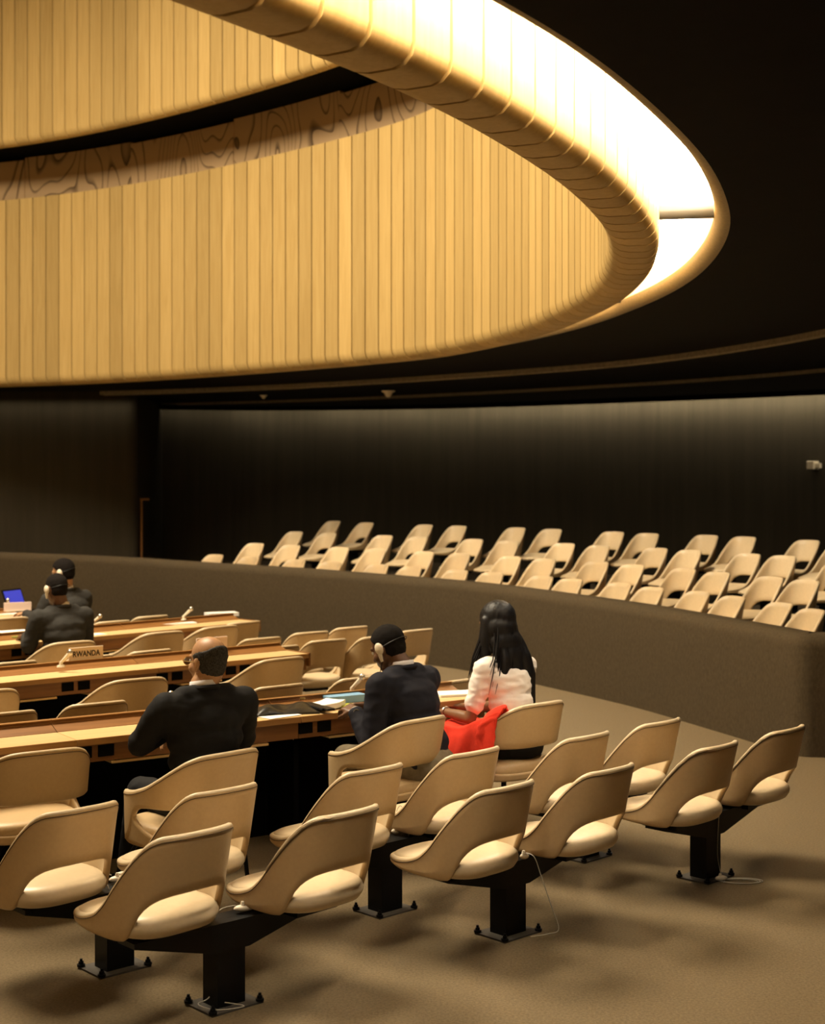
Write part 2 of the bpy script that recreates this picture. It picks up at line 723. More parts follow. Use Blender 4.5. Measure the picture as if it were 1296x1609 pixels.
# round struts bridging the trough where the lamp lengths meet
M_strut = mat('strut_grey', (0.12, 0.11, 0.09), 0.35, 0.4)
for g_, t_ in zip(((1080, 331), (985, 468)), ('round grey strut bridging the light trough at the ring\'s tip', 'round grey strut bridging the trough behind the ring\'s far side')):
    q_ = px(g_[0], g_[1], 3.56)
    i_ = min(range(n), key=lambda k_: (ring[k_] + ring_n[k_] * 0.14 - q_.xy).length)
    c_, nn_ = ring[i_], ring_n[i_]
    so_ = MB().cyl((c_.x, c_.y, 3.56), (c_.x + nn_.x * GAP, c_.y + nn_.y * GAP, 3.56), 0.045, 0.045, 20).build('trough_strut', M_strut)
    tag(so_, t_, 'strut', 'struts across the light trough')

# ------------------------------------------------------------------ black ceiling with two shallow steps
A1, A2 = 2.6, 4.85
strip('ceiling', [(GAP + rl, ZC), (1.2, ZC), (A1, ZC)], M_ceil, label='black ceiling outside the timber ring')
strip('trim_3', [(A1, ZC + 0.02), (A1, ZC - 0.055), (A1 + 0.03, ZC - 0.07)], M_fascia, label='first pale curved step in the black ceiling')
strip('ceiling_step', [(A1 + 0.03, ZC - 0.07), (3.6, ZC - 0.07), (A2, ZC - 0.07)], M_ceil, label='black ceiling between the two curved steps')
strip('trim_4', [(A2, ZC - 0.06), (A2, ZC - 0.10), (A2 + 0.03, ZC - 0.115)], M_fascia, label='second pale curved step in the black ceiling')
strip('ceiling_gallery', [(A2 + 0.03, ZC - 0.115), (8, ZC - 0.115), (14, ZC - 0.115)], M_ceil, label='black ceiling over the raised gallery')
ZG = ZC - 0.115

# ------------------------------------------------------------------ back wall and the projecting wall at the left
WALL_PTS = [(-9, 25.0), (-6.5, 25.2), (-4.61, 25.35), (-2.48, 25.75), (0, 25.3), (1.64, 24.5), (3.6, 23.1), (6.05, 21.0), (8.2, 18.4), (9.8, 15), (10.6, 11)]
wall = resample(catmull(WALL_PTS, False, 0.1), False, 0.25)
wn = normals2(wall, False)
if wn[0].y > 0:
    wn = [-q for q in wn]
loft('wall_back', [[Vector((p.x, p.y, 0)) for p in wall], [Vector((p.x, p.y, 1.8)) for p in wall], [Vector((p.x, p.y, 3.6)) for p in wall],
                   [Vector(((p - q * 0.2).x, (p - q * 0.2).y, 3.6)) for p, q in zip(wall, wn)],
                   [Vector(((p - q * 0.2).x, (p - q * 0.2).y, 0)) for p, q in zip(wall, wn)]], M_wallcloth, closed_u=True, smooth=True, angle=40)
tag(bpy.data.objects['wall_back'], 'tall dark cloth wall curving behind the gallery', kind='structure')
# valance in front of the wall-washing lamps
off = 0.42
loft('trim_5', [[Vector(((p + q * d).x, (p + q * d).y, z)) for p, q in zip(wall, wn)] for d, z in
                ((off, ZG + 0.01), (off, ZG - 0.075), (off - 0.02, ZG - 0.075), (off - 0.02, ZG + 0.01))], M_ceil, closed_u=True, smooth=False)
tag(bpy.data.objects['trim_5'], 'black valance along the top of the dark wall', kind='structure')

# projecting wall with rounded corner
cw = MB()
x1, y0, y1, rr = -4.33, 22.95, 25.3, 0.16
plan = [(-10, y0)] + [(x1 - rr + rr * math.sin(R(a)), y0 + rr - rr * math.cos(R(a))) for a in range(0, 91, 10)] + [(x1, y1)]
loft('wall_left', [[Vector((x, y, 0)) for x, y in plan], [Vector((x, y, 3.5)) for x, y in plan],
                   [Vector((x - 0.25, y + 0.25, 3.5)) for x, y in plan], [Vector((x - 0.25, y + 0.25, 0)) for x, y in plan]], M_wallcloth, closed_u=True, smooth=True, angle=40)
tag(bpy.data.objects["wall_left"], 'projecting dark wall with rounded corner at the far left', kind='structure')

WASH = (1.0, 0.84, 0.58)
for i in range(0, len(wall) - 6, 6):
    a, b = wall[i], wall[min(i + 6, len(wall) - 1)]
    m = (a + b) / 2
    q = wn[min(i + 3, len(wall) - 1)]
    if m.x < -3.9:
        continue
    c = m + q * 0.24
    e = interp(m.x, (-4, -2.5, 0, 4, 6, 9), (2, 6, 10.5, 17, 19, 19))
    tg = Vector((m.x - q.x * 0.1, m.y - q.y * 0.1, ZG - 0.27))
    lt = area_light('wall_washer', (c.x, c.y, ZG - 0.02), tg, (b - a).length * 0.98, e, WASH, 0.04)
    d = (b - a).normalized()
    zax = -(tg - Vector((c.x, c.y, ZG - 0.02))).normalized()
    xax = Vector((d.x, d.y, 0))
    yax = zax.cross(xax).normalized()
    xax = yax.cross(zax)
    lt.rotation_euler = Matrix((xax, yax, zax)).transposed().to_euler()
area_light('wall_washer', (-6.6, 22.75, ZG - 0.02), (-6.6, 23.0, ZG - 0.4), 4.6, 5.0, WASH, 0.04, spread=120)

# downlights recessed in the black ceiling in front of the gallery, aimed at its seats
for tgt in ((-3.4, 21.2), (-1.8, 20.0), (-0.3, 19.0), (1.1, 17.6), (2.2, 16.0), (3.0, 14.4), (3.6, 12.8)):
    tv = Vector(tgt)
    i_ = min(range(len(ring)), key=lambda k_: (ring[k_] - tv).length)
    src = ring[i_] + ring_n[i_] * 1.0
    area_light('gallery_downlight', (src.x, src.y, ZC - 0.01), (tv.x + ring_n[i_].x * 1.7, tv.y + ring_n[i_].y * 1.7, 1.0), 0.3, 32, WARM, 0.3, spread=66)

# ------------------------------------------------------------------ gallery parapet and tiers
PAR = [(0, 870, 1.0), (150, 875, 0.99), (300, 884.5, 0.975), (450, 894, 0.96), (600, 906, 0.945), (750, 919, 0.935), (890, 936, 0.93),
       (1000, 952, 0.92), (1100, 970, 0.91), (1200, 989, 0.90), (1245, 998, 0.895)]
par3 = [px(u, v, z) for u, v, z in PAR]
par_pts = [Vector((-9.5, 22.4)), Vector((-7.6, 21.8))] + [p.xy for p in par3]
last, prev = par_pts[-1], par_pts[-3]
d = (last - prev).normalized()
par = resample(catmull(par_pts, False, 0.05), False, 0.10)
# tight rounded corner, then the parapet turns away to the right
d = (par[-1] - par[-2]).normalized()
ang0 = math.atan2(d.y, d.x)
last = par[-1].copy()
for a in range(6, 67, 6):
    last = last + Vector((math.cos(ang0 + R(a)), math.sin(ang0 + R(a)))) * 0.016
    par.append(last.copy())
dd = Vector((math.cos(ang0 + R(66)), math.sin(ang0 + R(66))))
for k in range(1, 30):
    par.append(last + dd * 0.1 * k)
pn = normals2(par, False)
if pn[len(pn) // 2].y > 0:
    pn = [-q for q in pn]
par_rings = []
for p, q in zip(par, pn):
    zt = interp(p.x, (-6, 0.5, 2.8), (1.0, 0.935, 0.895)) + 0.012
    rd = 0.10
    prof = [(0, 0), (0, zt * 0.5), (0, zt - rd)]
    for a in (20, 40, 60, 80):
        prof.append((-(rd - rd * math.cos(R(a))), zt - rd + rd * math.sin(R(a))))
    prof += [(-0.22, zt), (-0.27, zt - 0.04), (-0.28, zt - 0.1), (-0.28, 0)]
    par_rings.append([Vector(((p + q * o_).x, (p + q * o_).y, z)) for o_, z in prof])
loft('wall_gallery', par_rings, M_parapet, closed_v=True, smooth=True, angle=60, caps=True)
tag(bpy.data.objects['wall_gallery'], 'curved brown carpet-covered parapet in front of the gallery', kind='structure')

ROWS = [
    (0.98, [(343, 871.8), (398, 875.8), (470.5, 879.6), (526.7, 883), (600, 887), (652, 891), (724.5, 896), (780, 899.7), (858, 905.7),
            (904, 910), (980.6, 916.7), (1032, 923.2), (1105, 930), (1160.6, 937.5), (1235, 948), (1286, 958)]),
    (1.12, [(406, 854), (462.5, 857), (538.7, 860), (596, 862.8), (672, 866.8), (728.6, 869.8), (808, 874.6), (862, 878.2), (944.5, 882.7),
            (1000.7, 887.8), (1081.8, 894), (1135, 899.5), (1218, 907), (1273.5, 912)]),
    (1.255, [(468.5, 835.7), (520.6, 838), (608, 841.5), (662, 844), (748.6, 847.5), (804, 850), (892, 854), (946.5, 857.5), (1037, 861.5),
            (1090, 865), (1182, 870.5), (1237, 873.7), (1331, 880)]),
    (1.40, [(528.7, 819), (580, 821.5), (672, 824.7), (724.5, 826.5), (816, 829.5), (872, 831.8), (968.6, 835.7), (1022.7, 838.4), (1115.8, 841.2),
            (1175.5, 843.8), (1275.6, 849.2), (1333, 852.5)]),
]
CH_TOP = 0.76
tier_mid = []
for ri, (zt, pts) in enumerate(ROWS):
    P = [px(u, v, zt).xy for u, v in pts]
    # smooth row line: quadratic-ish through ends and middle
    tier_mid.append(P)
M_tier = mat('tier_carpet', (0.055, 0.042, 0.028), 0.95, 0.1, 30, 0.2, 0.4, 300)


def row_curve(P):
    n_ = len(P)
    a, b, c = P[0], P[n_ // 2], P[-1]
    q = [a + (a - P[2]) * 1.5, a, P[n_ // 4], b, P[(3 * n_) // 4], c, c + (c - P[-3]) * 1.6]
    return smooth_open(resample(catmull(q, False, 0.1), False, 0.2), 8)


def smooth_open(pts, w):
    out = []
    for i_ in range(len(pts)):
        k_ = min(w, i_, len(pts) - 1 - i_)
        s_ = Vector((0, 0))
        for j_ in range(i_ - k_, i_ + k_ + 1):
            s_ += pts[j_]
        out.append(s_ / (2 * k_ + 1))
    return out


for ri, P in enumerate(tier_mid):
    c = row_curve(P)
    q = normals2(c, False)
    if q[len(q) // 2].x > 0:
        q = [-k_ for k_ in q]       # q points into the hall
    zf = ROWS[ri][0] - CH_TOP
    front, back_ = 0.42, -0.50 if ri < 3 else -2.4
    rings = []
    for d_, z_ in ((front, 0.0), (front, zf), (back_, zf), (back_, 0.0)):
        rings.append([Vector(((p + k_ * d_).x, (p + k_ * d_).y, z_)) for p, k_ in zip(c, q)])
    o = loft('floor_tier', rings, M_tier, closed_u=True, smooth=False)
    tag(o, ('lowest', 'second', 'third', 'highest')[ri] + ' dark carpeted tier of the gallery', kind='structure')

# ------------------------------------------------------------------ chairs
def plan_point(phi, a=0.262, b=0.255, nexp=2.7):
    s, c = math.sin(phi), math.cos(phi)
    x = a * math.copysign(abs(s) ** (2 / nexp), s)
    y = -b * math.copysign(abs(c) ** (2 / nexp), c)
    return x, y


def shell_mesh(zu, zl, smax, a, b, lean=0.24, th=0.028, flare=0.05, steps=84, nexp=2.7, front=1.0):
    """ribbon wrapped round the plan curve; zu / zl give its upper and lower edge by arc length from the back's middle"""
    K = 600
    ph = [PI * 0.95 * k_ / K for k_ in range(K + 1)]
    P_ = [Vector(plan_point(p_, a, b, nexp)) for p_ in ph]
    P_ = [Vector((p_.x, p_.y * (front if p_.y > 0 else 1))) for p_ in P_]
    S_ = [0.0]
    for k_ in range(K):
        S_.append(S_[-1] + (P_[k_ + 1] - P_[k_]).length)
    loops, rim = [], []
    j_ = 0
    half = []
    for i_ in range(steps // 2 + 1):
        s_ = smax * i_ / (steps // 2)
        while j_ < K - 1 and S_[j_ + 1] < s_:
            j_ += 1
        t_ = (s_ - S_[j_]) / max(1e-9, S_[j_ + 1] - S_[j_])
        p_ = P_[j_].lerp(P_[j_ + 1], min(1, t_))
        d_ = (P_[min(j_ + 3, K)] - P_[max(j_ - 3, 0)]).normalized()
        if i_ == 0:
            d_ = Vector((1, 0))
        half.append((s_, p_.copy(), Vector((d_.y, -d_.x))))
    seq = [(s_, Vector((-p_.x, p_.y)), Vector((-n_.x, n_.y))) for s_, p_, n_ in half[::-1]] + half[1:]
    for s_, p_, n_ in seq:
        hi, lo = zu(s_), zl(s_)
        wb = max(0.0, min(1.0, -p_.y / b)) ** 0.8

        def pt(z, o_):
            dz = z - 0.40
            xx = p_.x * (1 + flare * dz * 2)
            yy = p_.y - lean * dz * wb
            return (xx + n_.x * o_, yy + n_.y * o_, z)
        loop = []
        m = 6
        hh = hi - lo
        r_ = min(th * 0.5, hh * 0.3)
        for k_ in range(m + 1):
            loop.append(pt(lerp(lo + r_ * 0.7, hi - r_ * 0.7, k_ / m), 0))
        loop.append(pt(hi, -th * 0.3))
        loop.append(pt(hi, -th * 0.7))
        for k_ in range(m + 1):
            loop.append(pt(lerp(hi - r_ * 0.7, lo + r_ * 0.7, k_ / m), -th))
        loop.append(pt(lo, -th * 0.7))
        loop.append(pt(lo, -th * 0.3))
        loops.append(loop)
        rim.append(pt(hi - min(0.019, hh * 0.4), 0.0005))
    return loops, rim


def make_loft_data(loops):
    n_, m_ = len(loops), len(loops[0])
    v = [p for l in loops for p in l]
    f = []
    for i_ in range(n_ - 1):
        for j_ in range(m_):
            f.append([i_ * m_ + j_, (i_ + 1) * m_ + j_, (i_ + 1) * m_ + (j_ + 1) % m_, i_ * m_ + (j_ + 1) % m_])
    f.append(list(range(m_)))
    f.append(list(range((n_ - 1) * m_, n_ * m_)))
    return v, f


def line_inside(o_, m_, mat_):
    # rim and inner lining in the paler vinyl
    o_.data.materials.append(mat_)
    cnt = len(o_.data.polygons)
    me_ = o_.data
    for p_ in me_.polygons:
        k_ = [vi % m_ for vi in p_.vertices]
        if len(k_) == 4 and max(k_) <= 15 and min(k_) >= 6:
            p_.material_index = 1


def seat_pad(parent, dip=0.0, taper=0.0, a=0.245, b=0.235, z0=0.335, z1=0.425, yc=0.0, front=0.0, mat_=None, nexp=2.9):
    prof = [(0.0, z0), (0.80, z0), (0.93, z0 + 0.012), (0.99, z0 + 0.035), (1.0, z0 + 0.052), (0.975, z1 - 0.018), (0.92, z1 - 0.006), (0.8, z1), (0.5, z1 + 0.006), (0.0, z1 + 0.008)]
    K = 40
    rings = []
    for s_, z_ in prof:
        row = []
        for k_ in range(K):
            x, y = plan_point(2 * PI * k_ / K, a, b, nexp)
            if y > 0:
                y *= 1 + front
            sc_ = max(s_, 0.001)
            dip_ = dip * smooth01(y * sc_ / 0.30) if y > 0 else 0
            tp_ = 1 - taper * smooth01(y * sc_ / 0.30) if y > 0 else 1
            row.append(Vector((x * sc_ * tp_, y * sc_ + yc, z_ - dip_ * (z_ - z0) / (z1 - z0))))
        rings.append(row)
    return loft('seat', rings, mat_ or M_seat, closed_v=True, parent=parent, smooth=True)


def spl(xs, ys):
    """smooth (monotone cubic) interpolation"""
    n_ = len(xs)
    d = [(ys[i_ + 1] - ys[i_]) / (xs[i_ + 1] - xs[i_]) for i_ in range(n_ - 1)]
    m = [d[0]] + [0 if d[i_ - 1] * d[i_] <= 0 else 2 * d[i_ - 1] * d[i_] / (d[i_ - 1] + d[i_]) for i_ in range(1, n_ - 1)] + [d[-1]]

    def f(x):
        if x <= xs[0]:
            return ys[0]
        if x >= xs[-1]:
            return ys[-1]
        i_ = 0
        while xs[i_ + 1] < x:
            i_ += 1
        h = xs[i_ + 1] - xs[i_]
        t = (x - xs[i_]) / h
        return ((2 * t ** 3 - 3 * t ** 2 + 1) * ys[i_] + (t ** 3 - 2 * t ** 2 + t) * h * m[i_]
                + (-2 * t ** 3 + 3 * t ** 2) * ys[i_ + 1] + (t ** 3 - t ** 2) * h * m[i_ + 1])
    return f


def make_shell_chair():
    root = empty('shell_chair', (0, 0, 0))
    zu = spl((0, .08, .16, .20, .242, .285, .335, .38, .435, .53, .66, .765), (.765, .764, .759, .742, .697, .632, .555, .492, .448, .418, .402, .394))
    zl = spl((0, .08, .14, .18, .21, .230, .245, .257, .275, .32, .55, .765), (.532, .530, .520, .500, .470, .434, .396, .370, .360, .357, .362, .378))
    loops, rim = shell_mesh(zu, zl, 0.765, 0.240, 0.240, front=1.32)
    v, f = make_loft_data(loops)
    line_inside(mobj('shell', v, f, M_vinyl, root, True, 70), len(loops[0]), M_seat)
    RIM.extend(rim)
    MB().tube(rim, 0.0022, 5).build('piping', M_piping, root)
    seat_pad(root, a=0.228, b=0.230, z0=0.358, z1=0.446, front=0.34, dip=0.034, taper=0.05)
    MB().box((0, 0, 0.342), (0.22, 0.20, 0.04)).build('bracket', M_black, root, smooth=False)
    return root


def make_arm_chair():
    root = empty('arm_chair', (0, 0, 0))
    zu = spl((0, .08, .15, .21, .27, .33, .40, .47, .54, .60, .65, .69, .72), (.805, .804, .798, .778, .738, .690, .643, .617, .606, .600, .578, .53, .46))
    zl = spl((0, .15, .28, .36, .42, .46, .485, .505, .525, .56, .64, .72), (.548, .546, .545, .545, .538, .520, .49, .44, .39, .362, .358, .385))
    loops, rim = shell_mesh(zu, zl, 0.72, 0.285, 0.25, steps=96, nexp=2.5)
    v, f = make_loft_data(loops)
    line_inside(mobj('shell', v, f, M_vinyl, root, True, 70), len(loops[0]), M_seat)
    MB().tube(rim, 0.0022, 5).build('piping', M_piping, root)
    # low band of the shell under the opening, running back along the seat
    zu2 = spl((0, .22, .30, .38, .45, .50, .56), (.402, .402, .408, .432, .470, .505, .53))
    zl2 = spl((0, .3, .56), (.362, .358, .358))
    loops, _r = shell_mesh(zu2, zl2, 0.56, 0.282, 0.247, lean=0.1, th=0.022, steps=72, nexp=2.5)
    v, f = make_loft_data(loops)
    mobj('seat_band', v, f, M_vinyl, root, True, 70)
    seat_pad(root, a=0.262, b=0.232, z0=0.36, z1=0.455, front=0.1, mat_=M_vinyl)
    for sx in (-1, 1):
        for sy in (-1, 1):
            MB().tube([(sx * 0.10, sy * 0.09, 0.36), (sx * 0.17, sy * 0.16, 0.33), (sx * 0.20, sy * 0.19, 0.26), (sx * 0.22, sy * 0.21, 0.0)], 0.011, 8).build('leg', M_black, root)
    return root


RIM = []
PROTO_SHELL = make_shell_chair()
PROTO_ARM = make_arm_chair()
_used = {}


def place(proto, loc, rz, label, group, cat='chair', z=0.0):
    if not _used.get(proto.name):
        _used[proto.name] = True
        o_ = proto
    else:
        o_ = copy_tree(proto)
    o_.location = (loc[0], loc[1], z)
    if proto.name.startswith('gallery'):
        o_.scale = (0.95, 0.95, 1.0)
    o_.rotation_euler = (0, 0, rz)
    tag(o_, label, cat, group)
    return o_


def from_corner(u, v, ztop, rz, cxy):
    """chair position from the pixel of the right top corner of its back"""
    p = px(u, v, ztop).xy
    q = Matrix.Rotation(rz, 2) @ Vector(cxy)
    return p - q


ORD = ['first', 'second', 'third', 'fourth', 'fifth', 'sixth', 'seventh', 'eighth', 'ninth', 'tenth', 'eleventh', 'twelfth', 'thirteenth', 'fourteenth', 'fifteenth', 'sixteenth']
SH_CORNER = (0.155, -0.29)
AR_CORNER = (0.195, -0.31)

# rear block of shell chairs on beams: nearest row, then the row in front of it
near = [(365, 1293, 47, 'in the nearest row, far left, half over the first post'),
        (595, 1263, 47, 'second from left in the nearest row, with a split top seam'),
        (840, 1224, 47, 'third from left in the nearest row'),
        (997, 1198, 47, 'fourth from left in the nearest row'),
        (1160, 1163, 47, 'fifth from left in the nearest row, creased along the top'),
        (1265, 1138, 48, 'at the right end of the nearest row, before the parapet')]
worn = []
for u, v, a, t in near:
    c_ = place(PROTO_SHELL, from_corner(u, v, CH_TOP, R(a), SH_CORNER), R(a), 'tan shell chair ' + t, 'shell chairs on beams, rear block')
    if 'split' in t or 'creased' in t or 'parapet' in t:
        worn.append(c_)
# worn rims, where the vinyl has come loose from its seam
for c_ in worn:
    seg = RIM[23:37]
    up_ = [Vector(p_) + Vector((0, -0.001, 0.010 + 0.003 * math.sin(3.1 * k_))) for k_, p_ in enumerate(seg)]
    MB().tube(up_, 0.004, 7, [0.001 + 0.0075 * math.sin(PI * k_ / 13) for k_ in range(14)]).build('loose_edge', M_seat, c_)
    dn_ = [Vector(p_) + Vector((0, -0.004, 0.004 * math.sin(PI * k_ / 13))) for k_, p_ in enumerate(seg)]
    MB().tube(dn_, 0.003, 6, [0.001 + 0.0032 * math.sin(PI * k_ / 13) for k_ in range(14)]).build('split_seam', M_piping, c_)
secd = [(183, 1258, 46, 'at the left edge, second row from the camera'),
        (403, 1229, 46, 'behind the seated bald man\'s chair, second row'),
        (633, 1198, 46, 'directly behind the man with headphones, second row'),
        (785, 1172, 46, 'below the red coat, second row from the camera'),
        (958, 1148, 46, 'holding a white paper on its seat, second row'),
        (1070, 1127, 46, 'at the right end of the second row')]
for u, v, a, t in secd:
    place(PROTO_SHELL, from_corner(u, v, CH_TOP, R(a), SH_CORNER), R(a), 'tan shell chair ' + t, 'shell chairs on beams, rear block')

# armchairs at the first desk
desk1 = [(135, 1172, 34, 'empty tan armchair at the first desk, left edge of the photo'),
         (410, 1172, 47, 'tan armchair of the bald man in the dark suit'),
         (705, 1121, 47, 'tan armchair of the man wearing headphones'),
         (890, 1098, 42, 'tan armchair of the woman in white')]
ARM_POS = {}
for k, (u, v, a, t) in enumerate(desk1):
    p = from_corner(u, v, 0.80, R(a), AR_CORNER)
    ARM_POS[k] = (p, R(a))
    place(PROTO_ARM, p, R(a), t, 'armchairs at the desks')
for u, v, a, t in [(27, 1080, 38, 'tan armchair at the second desk, cut by the left edge'),
                   (262, 1062, 36, 'tan armchair at the second desk, left of the bald man'),
                   (480, 1030, 42, 'tan armchair at the right end of the second desk'),
                   (150, 1005, 40, 'tan armchair behind the name plate at the third desk'),
                   (290, 990, 42, 'tan armchair in the middle of the third desk'),
                   (376, 981, 44, 'tan armchair at the right end of the third desk')]:
    place(PROTO_ARM, from_corner(u, v, 0.80, R(a), AR_CORNER), R(a), t, 'armchairs at the desks')
for u, v, a, t in [(47, 968, 40, 'tan armchair at the fourth desk, at the far left'),
                   (130, 975, 45, 'tan armchair of the man with the laptop at the fourth desk')]:
    place(PROTO_ARM, from_corner(u, v, 0.80, R(a), AR_CORNER), R(a), t, 'armchairs at the desks')

# shell chairs between the desks
for u, v, a, t in [(52, 1115, 36, 'in front of the first desk, at the left edge'),
                   (195, 1100, 36, 'in front of the first desk, left of the bald man'),
                   (475, 1073, 40, 'in front of the first desk, above the black briefcase'),
                   (600, 1060, 41, 'in front of the first desk, behind the slim microphone'),
                   (737, 1066, 43, 'in front of the first desk, beside the woman\'s papers'),
                   (543, 1003, 36, 'standing free at the end of the second desk'),
                   (515, 991, 37, 'just behind the free chair at the second desk\'s end'),
                   (577, 983, 40, 'farthest back, against the parapet, left of the headphones man'),
                   (617, 997, 44, 'half hidden by the head of the headphones man'),
                   (680, 987, 42, 'showing right of the headphones man\'s head'),
                   (408, 975, 44, 'behind the last armchair of the third desk'),
                   (440, 1000, 38, 'just past the right end of the third desk'),
                   (468, 1013, 38, 'low behind the right end of the second desk'),
                   (55, 1037, 40, 'in front of the second desk, at the left edge'),
                   (176, 1028, 40, 'in front of the second desk, right of the name plate'),
                   (268, 1019, 42, 'in front of the second desk, left of the pink name plate'),
                   (203, 974, 42, 'in front of the third desk, right of the white cups'),
                   (263, 966, 42, 'in front of the third desk, behind the loose papers'),
                   (46, 992, 40, 'in front of the third desk, beside the piled papers')]:
    place(PROTO_SHELL, from_corner(u, v, CH_TOP, R(a), SH_CORNER), R(a), 'tan shell chair ' + t, 'shell chairs between the desks')

# gallery chairs face the hall
PROTO_GAL = copy_tree(PROTO_SHELL)
PROTO_GAL.name = 'gallery_chair'
MB().box((0, 0, 0.16), (0.10, 0.10, 0.31)).build('post', M_black, PROTO_GAL, smooth=False)
MB().box((0, 0, 0.01), (0.24, 0.20, 0.02)).build('base_plate', M_black, PROTO_GAL, smooth=False)
rname = ('front', 'second', 'third', 'back')
CENTER = Vector((-5.2, 10.8))
for ri, (zt, pts) in enumerate(ROWS):
    c = row_curve(tier_mid[ri])
    q = normals2(c, False)
    if q[len(q) // 2].x > 0:
        q = [-k_ for k_ in q]
    for k, (u, v) in enumerate(pts):
        p = px(u, v, zt).xy
        i_ = min(range(len(c)), key=lambda j_: (c[j_] - p).length)
        fdir = q[i_]
        rz = math.atan2(fdir.y, fdir.x) - PI / 2 + R(2)
        p2 = p - Matrix.Rotation(rz, 2) @ Vector((0, -0.30))
        place(PROTO_GAL, p2, rz, 'cream shell chair in the gallery\'s %s row, %s from the left' % (rname[ri], ORD[k]),
              'gallery chairs, %s row' % rname[ri], z=zt - CH_TOP)

# ------------------------------------------------------------------ beam supports under the rear block
def make_support():
    root = empty('beam_support', (0, 0, 0))
    MB().box((0, 0, 0.17), (0.13, 0.10, 0.325)).build('post', M_black, root, smooth=False)
    v = []
    L_ = 0.44
    for y in (-0.06, 0.06):
        v += [(-L_, y, 0.338), (L_, y, 0.338), (L_, y, 0.318), (0.08, y, 0.225), (-0.08, y, 0.225), (-L_, y, 0.318)]
    mobj('beam', v, [[0, 1, 2, 3, 4, 5], [11, 10, 9, 8, 7, 6]] + [[j, (j + 1) % 6, 6 + (j + 1) % 6, 6 + j] for j in range(6)], M_black, root, False)
    bp0 = MB().box((0, 0, 0.004), (0.24, 0.19, 0.008)).build('base_plate', M_plate, root, smooth=False)
    for x in (-0.11, 0.11):
        for y in (-0.085, 0.085):
            MB().cyl((x, y, 0.008), (x, y, 0.018), 0.017, 0.017, 12).cyl((x, y, 0.018), (x, y, 0.030), 0.011, 0.011, 6).cyl((x, y, 0.030), (x, y, 0.040), 0.006, 0.006, 8).build('bolt', M_black, bp0)
    return root


PROTO_SUP = make_support()
for k, (u, v, a, t) in enumerate([(352, 1577, 42, 'under the two left chairs of the nearest row'), (798, 1466, 43, 'under the middle pair of the nearest row'),
                                  (1108, 1378, 45, 'under the right pair of the nearest row'), (180, 1520, 42, 'under the left pair of the second row'),
                                  (605, 1430, 43, 'under the middle pair of the second row'), (918, 1346, 45, 'under the right pair of the second row')]):
    p = px(u, v, 0)
    place(PROTO_SUP, p.xy, R(a), 'black steel post and beam ' + t, 'beam supports', cat='chair support')

# ------------------------------------------------------------------ desks
def make_desk(end, left, label, sockets=True, panel=1.3):
    end, left = Vector(end), Vector(left)
    d_ = (end - left)
    L_ = d_.length
    rz = math.atan2(d_.y, d_.x)
    root = empty('conference_desk', (end.x, end.y, 0), rz, label, 'desk', 'curving rows of conference desks')
    k = 0
    x = 0.0
    while x > -L_ + 0.05:
        x2 = max(x - panel, -L_)
        xm, w = (x + x2) / 2, (x - x2) - 0.004
        MB().box((xm, 0.135, 0.728), (w, 0.27, 0.024)).build('table_top', M_desktop, root, smooth=False, bevel=0.002)
        MB().box((xm, -0.006, 0.724), (w, 0.012, 0.032)).build('edge_band', M_desklip, root, smooth=False)
        prof = [(.272, .60), (.272, .742), (.355, .772), (.365, .790), (.415, .790), (.42, .785), (.42, .60)]
        v = [(xm - w / 2, y, z) for y, z in prof] + [(xm + w / 2, y, z) for y, z in prof]
        m = len(prof)
        rl_ = mobj('rail', v, [list(range(m)), list(range(m, 2 * m))] + [[j, (j + 1) % m, m + (j + 1) % m, m + j] for j in range(m)], M_deskbrown, root, False)
        MB().box((xm, 0.36, 0.7915), (w, 0.014, 0.005)).build('rail_bead', M_desklip, rl_, smooth=False)
        ap_ = MB().box((xm, 0.03, 0.665), (w, 0.02, 0.10)).build('apron', M_deskbrown, root, smooth=False)
        MB().box((xm, 0.41, 0.30), (w, 0.02, 0.60)).build('modesty_panel', M_blackmatte, root, smooth=False)
        for sx in (0.28, 0.72):
            xs = lerp(x, x2, sx)
            if x - x2 > 0.8:
                MB().box((xs, 0.10, 0.604), (0.34, 0.18, 0.012)).build('under_shelf', M_desktop, root, smooth=False)
                if sockets:
                    for dx in (-0.20, -0.32):
                        sk = MB().box((xs + dx, 0.017, 0.668), (0.085, 0.012, 0.058)).build('socket_plate', M_blackmatte, ap_, smooth=False)
        MB().box((xm - w / 2 + 0.03, 0.25, 0.29), (0.03, 0.30, 0.58)).build('support', M_blackmatte, root, smooth=False)
        x = x2
        k += 1
    MB().box((0.008, 0.205, 0.695), (0.016, 0.43, 0.10)).build('end_cap', M_deskbrown, root, smooth=False)
    return root, rz


DESK1, RZ1 = make_desk((0.45, 8.86), (-4.3, 5.61), 'nearest long desk, where the bald man and the woman sit')
DESK2, RZ2 = make_desk((-0.79, 11.08), (-4.6, 7.82), 'second long desk, carrying the country name plate')
DESK3, RZ3 = make_desk((-1.43, 13.62), (-5.2, 9.55), 'third long desk, with loose papers at its right end')
DESK4, RZ4 = make_desk((-3.62, 14.25), (-5.8, 12.3), 'farthest desk at the left, carrying the laptop')

ZD = 0.741


